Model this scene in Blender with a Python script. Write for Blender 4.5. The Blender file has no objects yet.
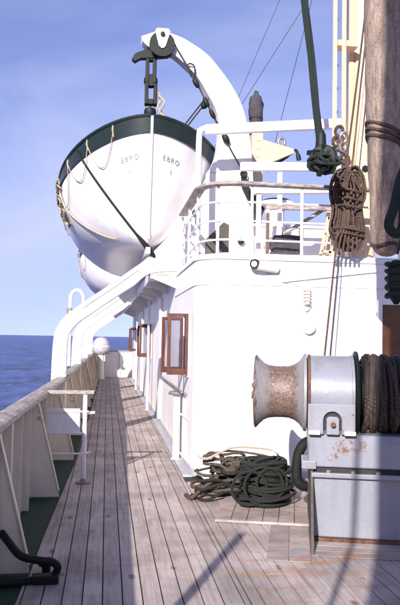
import bpy, bmesh, math, random
from mathutils import Vector, Matrix
random.seed(7)
R = math.radians
scene = bpy.context.scene
C = scene.collection

# ------------------------------------------------------------------ camera, sky, sun, exposure
cam_d = bpy.data.cameras.new("camera"); cam = bpy.data.objects.new("camera", cam_d); C.objects.link(cam)
EYE = 1.65
yaw, pitch, roll = R(7.7275), R(2.9984), R(1.0)
fw = Vector((math.sin(yaw)*math.cos(pitch), math.cos(yaw)*math.cos(pitch), math.sin(pitch)))
rt = Vector((math.cos(yaw), -math.sin(yaw), 0)); up = rt.cross(fw)
r2 = math.cos(roll)*rt + math.sin(roll)*up; u2 = -math.sin(roll)*rt + math.cos(roll)*up
m = Matrix((r2, u2, -fw)).transposed().to_4x4(); m.translation = (0, 0, EYE)
cam.matrix_world = m
cam_d.sensor_fit = 'AUTO'; cam_d.sensor_width = 36; cam_d.lens = 36*680/605
cam_d.clip_start = 0.05; cam_d.clip_end = 60000
scene.camera = cam

SUN = Vector((-0.96, -2.07, 1.02)).normalized()
world = bpy.data.worlds.new("World"); scene.world = world; world.use_nodes = True
wn = world.node_tree.nodes; wl = world.node_tree.links; wn.clear()
sky = wn.new('ShaderNodeTexSky'); sky.sky_type = 'NISHITA'; sky.sun_disc = False
sky.sun_elevation = math.asin(SUN.z); sky.sun_rotation = math.atan2(SUN.x, SUN.y)
sky.altitude = 0; sky.air_density = 1.0; sky.dust_density = 0.3; sky.ozone_density = 3.0
tc = wn.new('ShaderNodeTexCoord'); mpz = wn.new('ShaderNodeMapping')      # a clear, even sky: little whitening at the horizon
mpz.inputs['Location'].default_value = (0, 0, 0.13); mpz.inputs['Scale'].default_value = (1, 1, 0.62)
wl.new(tc.outputs['Generated'], mpz.inputs[0]); wl.new(mpz.outputs[0], sky.inputs[0])
tint = wn.new('ShaderNodeMix'); tint.data_type = 'RGBA'; tint.blend_type = 'MULTIPLY'; tint.inputs[0].default_value = 1
tint.inputs[7].default_value = (1.2, 0.90, 1.12, 1)          # the slide film's violet cast, over the whole sky
bg = wn.new('ShaderNodeBackground'); bg.inputs[1].default_value = 0.088
wo = wn.new('ShaderNodeOutputWorld')
wl.new(sky.outputs[0], tint.inputs[6]); cmp = wn.new('ShaderNodeMapping'); cmp.inputs['Scale'].default_value = (1.3, 1.3, 3.2); cmp.inputs['Rotation'].default_value = (0.1, 0.25, 0.4)
wl.new(tc.outputs['Generated'], cmp.inputs[0])
cn = wn.new('ShaderNodeTexNoise'); cn.inputs['Scale'].default_value = 1.5; cn.inputs['Detail'].default_value = 5; cn.inputs['Roughness'].default_value = 0.5; cn.inputs['Distortion'].default_value = 0.5
wl.new(cmp.outputs[0], cn.inputs[0])
cramp = wn.new('ShaderNodeMapRange'); cramp.inputs[1].default_value = 0.40; cramp.inputs[2].default_value = 0.75; cramp.inputs[3].default_value = 0.0; cramp.inputs[4].default_value = 0.62
wl.new(cn.outputs[0], cramp.inputs[0])
cloud = wn.new('ShaderNodeMix'); cloud.data_type = 'RGBA'; cloud.inputs[7].default_value = (5.0, 5.3, 7.0, 1)      # thin high haze cloud
wl.new(cramp.outputs[0], cloud.inputs[0]); wl.new(tint.outputs[2], cloud.inputs[6]); wl.new(cloud.outputs[2], bg.inputs[0]); wl.new(bg.outputs[0], wo.inputs[0])
sd = bpy.data.lights.new("sun", 'SUN'); sd.energy = 5.0; sd.angle = R(0.6); sd.color = (1.0, 0.93, 0.865)
so = bpy.data.objects.new("sun", sd); C.objects.link(so); so.rotation_euler = (-SUN).to_track_quat('-Z', 'Y').to_euler()
vs = scene.view_settings
vs.view_transform = 'Standard'; vs.look = 'None'; vs.gamma = 1; vs.exposure = 0.8; vs.use_curve_mapping = False

# ------------------------------------------------------------------ materials
def mat(name):
    M = bpy.data.materials.new(name); M.use_nodes = True
    nt = M.node_tree; b = nt.nodes['Principled BSDF']
    return M, nt, b
def node(nt, t, **kw):
    n = nt.nodes.new(t)
    for k, v in kw.items(): setattr(n, k, v)
    return n
def noise(nt, scale, detail=4, rough=0.6, vec=None, dist=0.0):
    n = node(nt, 'ShaderNodeTexNoise'); n.inputs['Scale'].default_value = scale; n.inputs['Detail'].default_value = detail
    n.inputs['Roughness'].default_value = rough; n.inputs['Distortion'].default_value = dist
    if vec is not None: nt.links.new(vec, n.inputs['Vector'])
    return n
def ramp(nt, src, stops):
    r = node(nt, 'ShaderNodeValToRGB'); cr = r.color_ramp
    while len(cr.elements) < len(stops): cr.elements.new(0.5)
    for e, (p, c) in zip(cr.elements, stops):
        e.position = p; e.color = (c, c, c, 1) if not isinstance(c, tuple) else (*c, 1)
    nt.links.new(src, r.inputs[0]); return r
def mix(nt, fac, a, b, mode='MIX'):
    n = node(nt, 'ShaderNodeMix', data_type='RGBA', blend_type=mode)
    for sock, v in ((n.inputs[0], fac), (n.inputs[6], a), (n.inputs[7], b)):
        if isinstance(v, (int, float)): sock.default_value = v
        elif isinstance(v, tuple): sock.default_value = (*v, 1)
        else: nt.links.new(v, sock)
    return n.outputs[2]
def math_(nt, op, a, b=None, c=None):
    n = node(nt, 'ShaderNodeMath', operation=op)
    for i, v in enumerate((a, b, c)):
        if v is None: continue
        if isinstance(v, (int, float)): n.inputs[i].default_value = v
        else: nt.links.new(v, n.inputs[i])
    return n.outputs[0]
def pos(nt, scale=(1, 1, 1), obj=False):
    mp = node(nt, 'ShaderNodeMapping'); mp.inputs['Scale'].default_value = scale
    if obj: g = node(nt, 'ShaderNodeTexCoord'); nt.links.new(g.outputs['Object'], mp.inputs[0])
    else: g = node(nt, 'ShaderNodeNewGeometry'); nt.links.new(g.outputs['Position'], mp.inputs[0])
    return mp.outputs[0]
def bump(nt, b, h, strength=0.3, dist=0.01):
    n = node(nt, 'ShaderNodeBump'); n.inputs['Strength'].default_value = strength; n.inputs['Distance'].default_value = dist
    nt.links.new(h, n.inputs['Height']); nt.links.new(n.outputs[0], b.inputs['Normal'])

def paint(name, col, rust=0.62, rough=0.42, rustcol=(0.15, 0.068, 0.038), streak=True, grime=0.16, wav=0.25):
    M, nt, b = mat(name)
    p = pos(nt); st = pos(nt, (9, 9, 0.9))
    g = noise(nt, 2.3, 6, 0.62, p); s = noise(nt, 1.0, 5, 0.6, st); f = noise(nt, 26, 5, 0.7, p)
    dirt = ramp(nt, s.outputs[0], [(0.46, 0.0), (0.78, 1.0)]).outputs[0]
    d2 = math_(nt, 'MULTIPLY', dirt, grime)
    c = mix(nt, d2, col, tuple(x*0.45*y for x, y in zip(col, (1.0, 0.82, 0.66))))
    v = ramp(nt, g.outputs[0], [(0.3, 0.86), (0.65, 1.0)]).outputs[0]
    c = mix(nt, 1.0, c, v, 'MULTIPLY')
    if rust < 1:
        big = ramp(nt, g.outputs[0], [(rust, 0.0), (rust+0.05, 1.0)]).outputs[0]
        fine = ramp(nt, f.outputs[0], [(0.48, 0.0), (0.6, 1.0)]).outputs[0]
        rr = math_(nt, 'MULTIPLY', big, fine)
        c = mix(nt, rr, c, rustcol)
    nt.links.new(c, b.inputs['Base Color'])
    b.inputs['Roughness'].default_value = rough
    bump(nt, b, math_(nt, 'ADD', math_(nt, 'MULTIPLY', g.outputs[0], 1.0), math_(nt, 'MULTIPLY', f.outputs[0], 0.25)), wav, 0.02)
    return M
def plain(name, col, rough=0.6, metal=0.0, var=0.35, scale=18, bs=0.3):
    M, nt, b = mat(name); b.inputs['Specular IOR Level'].default_value = 0.35
    n = noise(nt, scale, 5, 0.65, pos(nt))
    v = ramp(nt, n.outputs[0], [(0.3, 1-var), (0.7, 1.0)]).outputs[0]
    nt.links.new(mix(nt, 1.0, col, v, 'MULTIPLY'), b.inputs['Base Color'])
    b.inputs['Roughness'].default_value = rough; b.inputs['Metallic'].default_value = metal
    bump(nt, b, n.outputs[0], bs, 0.006)
    return M
def rope_mat(name, col, dark):
    M, nt, b = mat(name)
    w = node(nt, 'ShaderNodeTexWave', wave_type='BANDS', bands_direction='DIAGONAL'); w.inputs['Scale'].default_value = 22
    w.inputs['Distortion'].default_value = 2.0; nt.links.new(pos(nt), w.inputs[0])
    n = noise(nt, 7, 4, 0.6, pos(nt))
    c = mix(nt, w.outputs[1], dark, col); c = mix(nt, ramp(nt, n.outputs[0], [(0.35, 0.0), (0.7, 0.75)]).outputs[0], c, dark)
    nt.links.new(c, b.inputs['Base Color']); b.inputs['Roughness'].default_value = 0.85
    bump(nt, b, w.outputs[1], 0.6, 0.006)
    return M

WHITE = paint("white_paint", (0.80, 0.775, 0.78), rust=0.74)
WALLW = paint("white_wall_paint", (0.80, 0.775, 0.785), rust=0.70, grime=0.26)
HULLW = paint("lifeboat_white_paint", (0.80, 0.78, 0.79), rust=2, grime=0.22, rough=0.3)
BULW = paint("bulwark_paint", (0.76, 0.68, 0.54), rust=0.62, grime=0.5)
CREAM = paint("cream_paint", (0.76, 0.545, 0.335), rust=0.80, grime=0.25)
GREYP = paint("winch_grey_paint", (0.225, 0.235, 0.275), rust=0.60, grime=0.35, rough=0.38, wav=0.45)
GREEN = paint("dark_green_gunwale_paint", (0.012, 0.022, 0.020), rust=2, rough=0.35, grime=0.3)
GUTTER = paint("green_waterway_paint", (0.004, 0.030, 0.016), rust=0.66, rough=0.85, grime=0.5)
GUTTERG = paint("grey_margin_paint", (0.42, 0.41, 0.46), rust=0.60, rough=0.5, grime=0.5)
BLACK = plain("blackened_steel", (0.006, 0.011, 0.009), 0.6, 0.0)
STEEL = plain("worn_steel", (0.30, 0.25, 0.24), 0.5, 0.5)
RUBBER = plain("black_green_hose", (0.005, 0.009, 0.007), 0.75, 0, 0.6, 30)
CAULK_GAP = plain("black_caulk_and_gap_shade", (0.03, 0.027, 0.028), 0.7)  # deck caulking, and shade painted into the winch gaps
CANVAS = plain("dark_canvas", (0.07, 0.065, 0.075), 0.9, 0, 0.5, 14, 0.8)
VARN = plain("varnished_wood", (0.12, 0.042, 0.027), 0.4, 0, 0.5, 9)
DOORM = plain("varnished_door_wood", (0.15, 0.065, 0.025), 0.4, 0, 0.5, 6)
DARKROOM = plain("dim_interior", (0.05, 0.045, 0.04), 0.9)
ROPEB = rope_mat("brown_manila", (0.145, 0.088, 0.064), (0.032, 0.02, 0.016))
ROPET = rope_mat("tan_line", (0.60, 0.52, 0.42), (0.27, 0.215, 0.165))
ROPEW = rope_mat("weathered_heap_rope", (0.14, 0.10, 0.07), (0.025, 0.021, 0.016))
WIRE = rope_mat("greased_wire", (0.075, 0.045, 0.036), (0.012, 0.012, 0.010))
WIREB = rope_mat("rusty_wire", (0.085, 0.05, 0.04), (0.02, 0.013, 0.011))
HAWSER = rope_mat("tarred_hawser", (0.018, 0.020, 0.015), (0.003, 0.005, 0.004))
TACK = rope_mat("tarred_tackle_rope", (0.010, 0.026, 0.019), (0.004, 0.010, 0.008))

def rail_wood():
    M, nt, b = mat("weathered_rail_wood")
    n = noise(nt, 5, 6, 0.62, pos(nt, (2.2, 1.2, 9))); f = noise(nt, 40, 4, 0.6, pos(nt, (3, 1, 3)))
    c = ramp(nt, n.outputs[0], [(0.3, (0.11, 0.085, 0.075)), (0.52, (0.31, 0.265, 0.24)), (0.75, (0.48, 0.43, 0.40))]).outputs[0]
    nt.links.new(c, b.inputs['Base Color']); b.inputs['Roughness'].default_value = 0.6
    bump(nt, b, f.outputs[0], 0.4, 0.004); return M
RAILW = rail_wood()

def deck_wood(name="deck_plank_wood", dims=(30, 1.6, 30), base=1.0, rusty=0.8):
    M, nt, b = mat(name)
    oi = node(nt, 'ShaderNodeObjectInfo')
    p = pos(nt); g = pos(nt, dims)
    off = node(nt, 'ShaderNodeVectorMath', operation='ADD'); nt.links.new(g, off.inputs[0])
    rnd = node(nt, 'ShaderNodeCombineXYZ')
    nt.links.new(math_(nt, 'MULTIPLY', oi.outputs['Random'], 90), rnd.inputs[1]); nt.links.new(rnd.outputs[0], off.inputs[1])
    grain = noise(nt, 1.0, 7, 0.68, off.outputs[0], 0.6)
    blot = noise(nt, 1.7, 5, 0.6, p); fine = noise(nt, 60, 3, 0.6, pos(nt, (2.5, 0.5, 2.5)))
    c = ramp(nt, grain.outputs[0], [(0.25, (0.24*base, 0.19*base, 0.165*base)), (0.5, (0.41*base, 0.35*base, 0.328*base)), (0.75, (0.50*base, 0.43*base, 0.40*base))]).outputs[0]
    rv = node(nt, 'ShaderNodeMapRange'); rv.inputs[3].default_value = 0.88; rv.inputs[4].default_value = 1.10
    nt.links.new(oi.outputs['Random'], rv.inputs[0])
    c = mix(nt, 1.0, c, rv.outputs[0], 'MULTIPLY')
    c = mix(nt, 1.0, c, ramp(nt, blot.outputs[0], [(0.32, 0.58), (0.58, 1.0)]).outputs[0], 'MULTIPLY')
    # iron-stained fastenings in rough athwartship rows, uneven
    vo = node(nt, 'ShaderNodeTexVoronoi', feature='F1'); vo.inputs['Scale'].default_value = 1.0; vo.inputs['Randomness'].default_value = 0.75
    nt.links.new(pos(nt, (5.2, 2.3, 0.0)), vo.inputs['Vector'])
    wob = math_(nt, 'ADD', vo.outputs['Distance'], math_(nt, 'MULTIPLY', noise(nt, 26, 4, 0.7, p).outputs[0], 0.30))
    spot = ramp(nt, wob, [(0.225, 1.0), (0.30, 0.0)]).outputs[0]
    c = mix(nt, math_(nt, 'MULTIPLY', spot, 0.8), c, (0.11, 0.062, 0.045))
    # rust washed out of the scuppers along the house side, and round the winch
    rn = noise(nt, 2.4, 6, 0.7, pos(nt, (0.75, 1.7, 1)))
    rm = ramp(nt, rn.outputs[0], [(0.53, 0.0), (0.68, 1.0)]).outputs[0]
    rm2 = ramp(nt, rn.outputs[0], [(0.30, 0.0), (0.50, 1.0)]).outputs[0]
    sep = node(nt, 'ShaderNodeSeparateXYZ'); nt.links.new(p, sep.inputs[0])
    near = node(nt, 'ShaderNodeMapRange'); near.inputs[1].default_value = 0.15; near.inputs[2].default_value = 0.85
    nt.links.new(sep.outputs[0], near.inputs[0])
    c = mix(nt, math_(nt, 'MULTIPLY', math_(nt, 'MULTIPLY', rm, near.outputs[0]), rusty), c, (0.36, 0.155, 0.045))
    nt.links.new(c, b.inputs['Base Color']); b.inputs['Roughness'].default_value = 0.72
    bump(nt, b, math_(nt, 'ADD', grain.outputs[0], math_(nt, 'MULTIPLY', fine.outputs[0], 0.4)), 0.35, 0.006)
    return M
PLANK = deck_wood()
PADW = deck_wood("pad_board_wood", (5, 12, 30), 0.85, 0.92)

def rust_mat():
    M, nt, b = mat("rusty_drum_steel")
    o = pos(nt, (1, 1, 1), True)
    sep = node(nt, 'ShaderNodeSeparateXYZ'); nt.links.new(o, sep.inputs[0])
    n = noise(nt, 9, 7, 0.75, pos(nt, (4, 1.3, 1.3), True)); f = noise(nt, 45, 5, 0.7, o)
    x = math_(nt, 'ADD', sep.outputs[0], math_(nt, 'MULTIPLY', math_(nt, 'SUBTRACT', n.outputs[0], 0.5), 0.16))
    a = node(nt, 'ShaderNodeMapRange'); a.inputs[1].default_value = -0.45; a.inputs[2].default_value = -0.36; nt.links.new(x, a.inputs[0])
    e = node(nt, 'ShaderNodeMapRange'); e.inputs[1].default_value = -0.10; e.inputs[2].default_value = -0.17; nt.links.new(x, e.inputs[0])
    band = math_(nt, 'MULTIPLY', a.outputs[0], e.outputs[0])
    spots = ramp(nt, f.outputs[0], [(0.52, 0.0), (0.62, 0.8)]).outputs[0]
    rim = node(nt, 'ShaderNodeMapRange'); rim.inputs[1].default_value = -0.478; rim.inputs[2].default_value = -0.497; nt.links.new(x, rim.inputs[0])
    fac = math_(nt, 'MAXIMUM', math_(nt, 'MAXIMUM', band, rim.outputs[0]), math_(nt, 'MULTIPLY', spots, ramp(nt, n.outputs[0], [(0.5, 0.0), (0.6, 1.0)]).outputs[0]))
    rc = ramp(nt, f.outputs[0], [(0.3, (0.045, 0.028, 0.022)), (0.55, (0.15, 0.10, 0.08)), (0.75, (0.30, 0.245, 0.215))]).outputs[0]
    c = mix(nt, fac, (0.23, 0.225, 0.235), rc)
    nt.links.new(c, b.inputs['Base Color']); b.inputs['Roughness'].default_value = 0.5
    bump(nt, b, f.outputs[0], 0.35, 0.005); return M
DRUMR = rust_mat()

def canvas_boom():
    M, nt, b = mat("scuffed_grey_canvas")
    s = noise(nt, 3.2, 6, 0.72, pos(nt, (6, 6, 1.3))); f = noise(nt, 34, 5, 0.7, pos(nt, (1, 1, 2.2)))
    c = ramp(nt, s.outputs[0], [(0.3, (0.13, 0.09, 0.066)), (0.55, (0.33, 0.25, 0.20)), (0.8, (0.50, 0.41, 0.34))]).outputs[0]
    c = mix(nt, ramp(nt, f.outputs[0], [(0.55, 0.0), (0.7, 0.85)]).outputs[0], c, (0.06, 0.042, 0.04))
    nt.links.new(c, b.inputs['Base Color']); b.inputs['Roughness'].default_value = 0.85
    bump(nt, b, math_(nt, 'ADD', f.outputs[0], math_(nt, 'MULTIPLY', s.outputs[0], 2.0)), 0.6, 0.02); return M
BOOMM = canvas_boom()

def sea_mat():
    M, nt, b = mat("sea_water")
    w1 = noise(nt, 0.10, 9, 0.74, pos(nt, (1, 0.8, 1)), 0.4); w2 = noise(nt, 0.55, 6, 0.72, pos(nt, (1, 0.55, 1)))
    h = math_(nt, 'ADD', w1.outputs[0], math_(nt, 'MULTIPLY', w2.outputs[0], 0.16))
    mx_ = math_(nt, 'ADD', math_(nt, 'MULTIPLY', w1.outputs[0], 0.5), math_(nt, 'MULTIPLY', w2.outputs[0], 0.5))
    c = ramp(nt, mx_, [(0.44, (0.004, 0.018, 0.095)), (0.56, (0.085, 0.14, 0.46))]).outputs[0]
    nt.links.new(c, b.inputs['Base Color']); b.inputs['Roughness'].default_value = 0.3
    b.inputs['IOR'].default_value = 1.33; b.inputs['Specular IOR Level'].default_value = 0.28
    bump(nt, b, h, 1.0, 5.0); return M
SEA = sea_mat()
def glass_mat():
    M, nt, b = mat("window_glass")
    nt.nodes.remove(b)
    t = node(nt, 'ShaderNodeBsdfTransparent'); t.inputs[0].default_value = (0.9, 0.9, 0.93, 1)
    g = node(nt, 'ShaderNodeBsdfGlossy'); g.inputs['Roughness'].default_value = 0.03
    fr = node(nt, 'ShaderNodeFresnel'); fr.inputs[0].default_value = 1.5
    mx = node(nt, 'ShaderNodeMixShader'); nt.links.new(fr.outputs[0], mx.inputs[0]); nt.links.new(t.outputs[0], mx.inputs[1]); nt.links.new(g.outputs[0], mx.inputs[2])
    nt.links.new(mx.outputs[0], nt.nodes['Material Output'].inputs[0]); return M
GLASS = glass_mat()
LENS = plain("frosted_lamp_glass", (0.70, 0.66, 0.60), 0.25)
LETTER = plain("faded_dark_lettering", (0.30, 0.26, 0.27), 0.7, 0, 0.6, 60)

GUSSET = plain("corroded_dark_plate", (0.10, 0.085, 0.072), 0.7, 0, 0.6, 14)
RUSTY = plain("rust_scale", (0.17, 0.085, 0.055), 0.8, 0, 0.7, 20)
# ------------------------------------------------------------------ mesh helpers
class MB:
    def __init__(s): s.v = []; s.f = []; s.sm = []
    def add(s, vs, fs, smooth=False):
        o = len(s.v); s.v += [tuple(v) for v in vs]; s.f += [tuple(i+o for i in f) for f in fs]; s.sm += [smooth]*len(fs); return s
    def box(s, a, b, M=None):
        (x0, y0, z0), (x1, y1, z1) = a, b
        vs = [Vector(p) for p in ((x0,y0,z0),(x1,y0,z0),(x1,y1,z0),(x0,y1,z0),(x0,y0,z1),(x1,y0,z1),(x1,y1,z1),(x0,y1,z1))]
        if M is not None: vs = [M @ v for v in vs]
        return s.add(vs, [(0,3,2,1),(4,5,6,7),(0,1,5,4),(1,2,6,5),(2,3,7,6),(3,0,4,7)])
    def bar(s, p, q, w, h):
        """rectangular bar from p to q, w wide and h deep"""
        p, q = Vector(p), Vector(q); d = (q-p).normalized()
        ref = Vector((0,0,1)) if abs(d.z) < 0.9 else Vector((1,0,0))
        a = d.cross(ref).normalized()*w/2; b = a.cross(d).normalized()*h/2
        vs = [p-a-b, p+a-b, p+a+b, p-a+b, q-a-b, q+a-b, q+a+b, q-a+b]
        return s.add(vs, [(0,3,2,1),(4,5,6,7),(0,1,5,4),(1,2,6,5),(2,3,7,6),(3,0,4,7)])
    def tube(s, pts, r, n=8, closed=False):
        pts = [Vector(p) for p in pts]; N = len(pts); rr = r if isinstance(r, (list, tuple)) else [r]*N
        def tan(i):
            if closed: return (pts[(i+1) % N]-pts[i-1]).normalized()
            return (pts[min(i+1, N-1)]-pts[max(i-1, 0)]).normalized()
        t = tan(0); ref = Vector((0,0,1)) if abs(t.z) < 0.9 else Vector((1,0,0)); a = t.cross(ref).normalized()
        vs = []
        for i in range(N):
            t = tan(i); a = (a - t*a.dot(t))
            if a.length < 1e-6: a = t.orthogonal()
            a.normalize(); b = t.cross(a)
            for k in range(n):
                an = 2*math.pi*k/n; vs.append(pts[i] + (a*math.cos(an)+b*math.sin(an))*rr[i])
        fs = []
        for i in range(N if closed else N-1):
            j = (i+1) % N
            for k in range(n): fs.append((i*n+k, i*n+(k+1) % n, j*n+(k+1) % n, j*n+k))
        s.add(vs, fs, True)
        if not closed: s.add(vs[:n], [tuple(range(n-1, -1, -1))]); s.add(vs[-n:], [tuple(range(n))])
        return s
    def lathe(s, prof, o=(0,0,0), axis=(0,0,1), n=28, smooth=True):
        """prof: (radius, along) pairs"""
        o = Vector(o); ax = Vector(axis).normalized(); a = ax.orthogonal().normalized(); b = ax.cross(a); vs = []
        for r, z in prof:
            for k in range(n):
                an = 2*math.pi*k/n; vs.append(o + ax*z + (a*math.cos(an)+b*math.sin(an))*max(r, 1e-4))
        fs = []
        for i in range(len(prof)-1):
            for k in range(n): fs.append((i*n+k, i*n+(k+1) % n, (i+1)*n+(k+1) % n, (i+1)*n+k))
        s.add(vs, fs, smooth)
        if prof[0][0] > 1e-3: s.add(vs[:n], [tuple(range(n-1, -1, -1))])
        if prof[-1][0] > 1e-3: s.add(vs[-n:], [tuple(range(n))])
        return s
    def prism(s, poly, f0, f1):
        """polygon of 2-D points lofted between f0(p) and f1(p)"""
        n = len(poly); vs = [f0(p) for p in poly] + [f1(p) for p in poly]
        fs = [tuple(range(n-1, -1, -1)), tuple(range(n, 2*n))] + [(i, (i+1) % n, n+(i+1) % n, n+i) for i in range(n)]
        return s.add(vs, fs)
    def plate_xz(s, poly, y0, y1): return s.prism(poly, lambda p: (p[0], y0, p[1]), lambda p: (p[0], y1, p[1]))
    def plate_xy(s, poly, z0, z1): return s.prism(poly, lambda p: (p[0], p[1], z0), lambda p: (p[0], p[1], z1))
    def strip(s, A, B, y0, y1):
        """plate in XZ between two equally long outlines A and B, y0..y1 thick (for bent shapes)"""
        n = len(A); vs = []
        for p, q in zip(A, B): vs += [(p[0],y0,p[1]), (q[0],y0,q[1]), (q[0],y1,q[1]), (p[0],y1,p[1])]
        fs = [(0,1,2,3), ((n-1)*4+3, (n-1)*4+2, (n-1)*4+1, (n-1)*4)]
        for i in range(n-1):
            for k in range(4): fs.append((i*4+k, (i+1)*4+k, (i+1)*4+(k+1) % 4, i*4+(k+1) % 4))
        return s.add(vs, fs)
    def build(s, name, m, parent=None, bevel=0.0, seg=2):
        me = bpy.data.meshes.new(name); me.from_pydata(s.v, [], s.f); me.polygons.foreach_set('use_smooth', s.sm)
        bm = bmesh.new(); bm.from_mesh(me); bmesh.ops.recalc_face_normals(bm, faces=bm.faces); bm.to_mesh(me); bm.free()
        if any(s.sm): me.set_sharp_from_angle(angle=R(38))
        me.materials.append(m); o = bpy.data.objects.new(name, me); C.objects.link(o)
        if parent is not None: o.parent = parent
        if bevel:
            b = o.modifiers.new("bevel", 'BEVEL'); b.width = bevel; b.segments = seg; b.limit_method = 'ANGLE'; b.angle_limit = R(40)
        return o
def tag(o, label=None, cat=None, group=None, kind=None):
    if label: o['label'] = label
    if cat: o['category'] = cat
    if group: o['group'] = group
    if kind: o['kind'] = kind
    return o
def thing(name, label, cat, loc=(0,0,0), rz=0, group=None):
    o = bpy.data.objects.new(name, None); C.objects.link(o); o.location = loc; o.rotation_euler.z = rz
    o.empty_display_size = 0.2
    return tag(o, label, cat, group)
def copy_tree(o, parent=None):
    c = o.copy(); C.objects.link(c); c.parent = parent
    for ch in list(o.children): copy_tree(ch, c)
    return c
def lerp(tab, y):
    if y <= tab[0][0]: return tab[0][1]
    for (a, u), (b, v) in zip(tab, tab[1:]):
        if y <= b: return u + (v-u)*(y-a)/(b-a)
    return tab[-1][1]
def catmull(pts, n=8, closed=False):
    P = [Vector(p) for p in pts]; N = len(P); out = []
    for i in range(N if closed else N-1):
        if closed: a, b, c, d = P[i-1], P[i], P[(i+1) % N], P[(i+2) % N]
        else: a, b, c, d = P[max(i-1, 0)], P[i], P[i+1], P[min(i+2, N-1)]
        for k in range(n):
            t = k/n; out.append(0.5*((2*b)+(c-a)*t+(2*a-5*b+4*c-d)*t*t+(3*b-a-3*c+d)*t**3))
    if not closed: out.append(P[-1])
    return out
def sag(p, q, d, n=12):
    p, q = Vector(p), Vector(q)
    return [p.lerp(q, i/n) - Vector((0, 0, 4*d*(i/n)*(1-i/n))) for i in range(n+1)]

# ------------------------------------------------------------------ sea
sea = MB(); NR = 72
rings = [30, 90, 300, 1000, 4000, 12000, 45000]
sv = [(0, 10, -6.5)] + [(r*math.cos(2*math.pi*k/NR), 10+r*math.sin(2*math.pi*k/NR), -6.5) for r in rings for k in range(NR)]
sf = [(0, 1+k, 1+(k+1) % NR) for k in range(NR)] + [(1+i*NR+k, 1+(i+1)*NR+k, 1+(i+1)*NR+(k+1) % NR, 1+i*NR+(k+1) % NR) for i in range(len(rings)-1) for k in range(NR)]
sea.add(sv, sf)
tag(sea.build("sea", SEA), kind='structure')
# ------------------------------------------------------------------ the deck
EDGE = [(-2, -0.64), (0, -0.62), (4.36, -0.52), (8.0, -0.408), (9.3, -0.356), (27.4, -0.235), (29, -0.23)]     # outer edge of the planking
RAILX = [(-2, -0.86), (0, -0.845), (3, -0.815), (5.26, -0.775), (7.0, -0.74), (8.65, -0.69), (11, -0.65), (17, -0.60), (23, -0.55), (28.3, -0.50)]  # bulwark line
WALLX, FRONTY, TOPZ = 1.045, 7.9, 2.62
deck = MB().box((-0.66, -2.0, -0.12), (6.2, 28.4, -0.016)).build("deck", CAULK_GAP); tag(deck, kind='structure')
PW, GAP = 0.126, 0.009
def plank_mesh(x0, x1, y0, y1):
    x0 += GAP/2; x1 -= GAP/2; y0 += 0.0012; y1 -= 0.0012
    n = max(1, int((y1-y0)/0.7)); ys = [y0+(y1-y0)*i/n for i in range(n+1)]
    L = [(max(x0, lerp(EDGE, y)), y) for y in ys]
    L = [(min(x, x1-0.004), y) for x, y in L]
    if max(x1-x for x, y in L) < 0.02: return None
    poly = L + [(x1, y1), (x1, y0)]
    return MB().plate_xy(poly, -0.05, random.uniform(-0.0003, 0.0003))
k = 0
x = -0.60 - 0.018
while x < 6.0:
    x1 = x + PW
    ymax = 28.0 if x1 < 0.95 else (28.0 if x < 0.90 else 7.9)
    xe = min(x1, 0.935) if (x < 0.935 and x1 > 0.935) else x1
    cuts = [-2.0]; y = -2.0 + random.uniform(1.5, 5.4)
    while y < ymax-1.2: cuts.append(y); y += random.uniform(3.6, 5.8)
    cuts.append(ymax)
    for a, b in zip(cuts, cuts[1:]):
        mb = plank_mesh(x, xe, a, b)
        if mb: mb.build("plank", PLANK, deck)
    if xe < x1:                         # the run in front of the house that starts beside the clipped plank
        MB().plate_xy([(xe+0.006, -2), (x1-0.004, -2), (x1-0.004, 7.85), (xe+0.006, 7.85)], -0.05, 0).build("plank", PLANK, deck)
    x = x1
ww = MB()
ys = [-2+0.8*i for i in range(39)]
for a, b in zip(ys, ys[1:]):
    ww.add([(lerp(RAILX, a)-0.05, a, -0.010), (lerp(EDGE, a)-0.003, a, -0.010), (lerp(EDGE, b)-0.003, b, -0.010), (lerp(RAILX, b)-0.05, b, -0.010)], [(0, 1, 2, 3)])
tag(ww.build("waterway", GUTTER), kind='structure')
mg = MB().box((0.939, 8.2, -0.05), (WALLX+0.02, 28.0, 0.008)); tag(mg.build("house_margin", GUTTERG), kind='structure')
hs = MB()
for a, b in zip(ys, ys[1:]):
    hs.add([(lerp(RAILX, a)-0.06, a, 0.0), (lerp(RAILX, b)-0.06, b, 0.0), (lerp(RAILX, b)+0.25, b, -7.0), (lerp(RAILX, a)+0.25, a, -7.0)], [(0, 1, 2, 3)])
hs.box((-0.5, 28.2, -7), (6.2, 28.4, -0.1)); hs.box((-0.5, -2.2, -7), (6.2, -2.0, -0.1)); hs.box((6.2, -2.2, -7), (6.4, 28.4, 0.9))
tag(hs.build("ship_side", BLACK), kind='structure')

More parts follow.
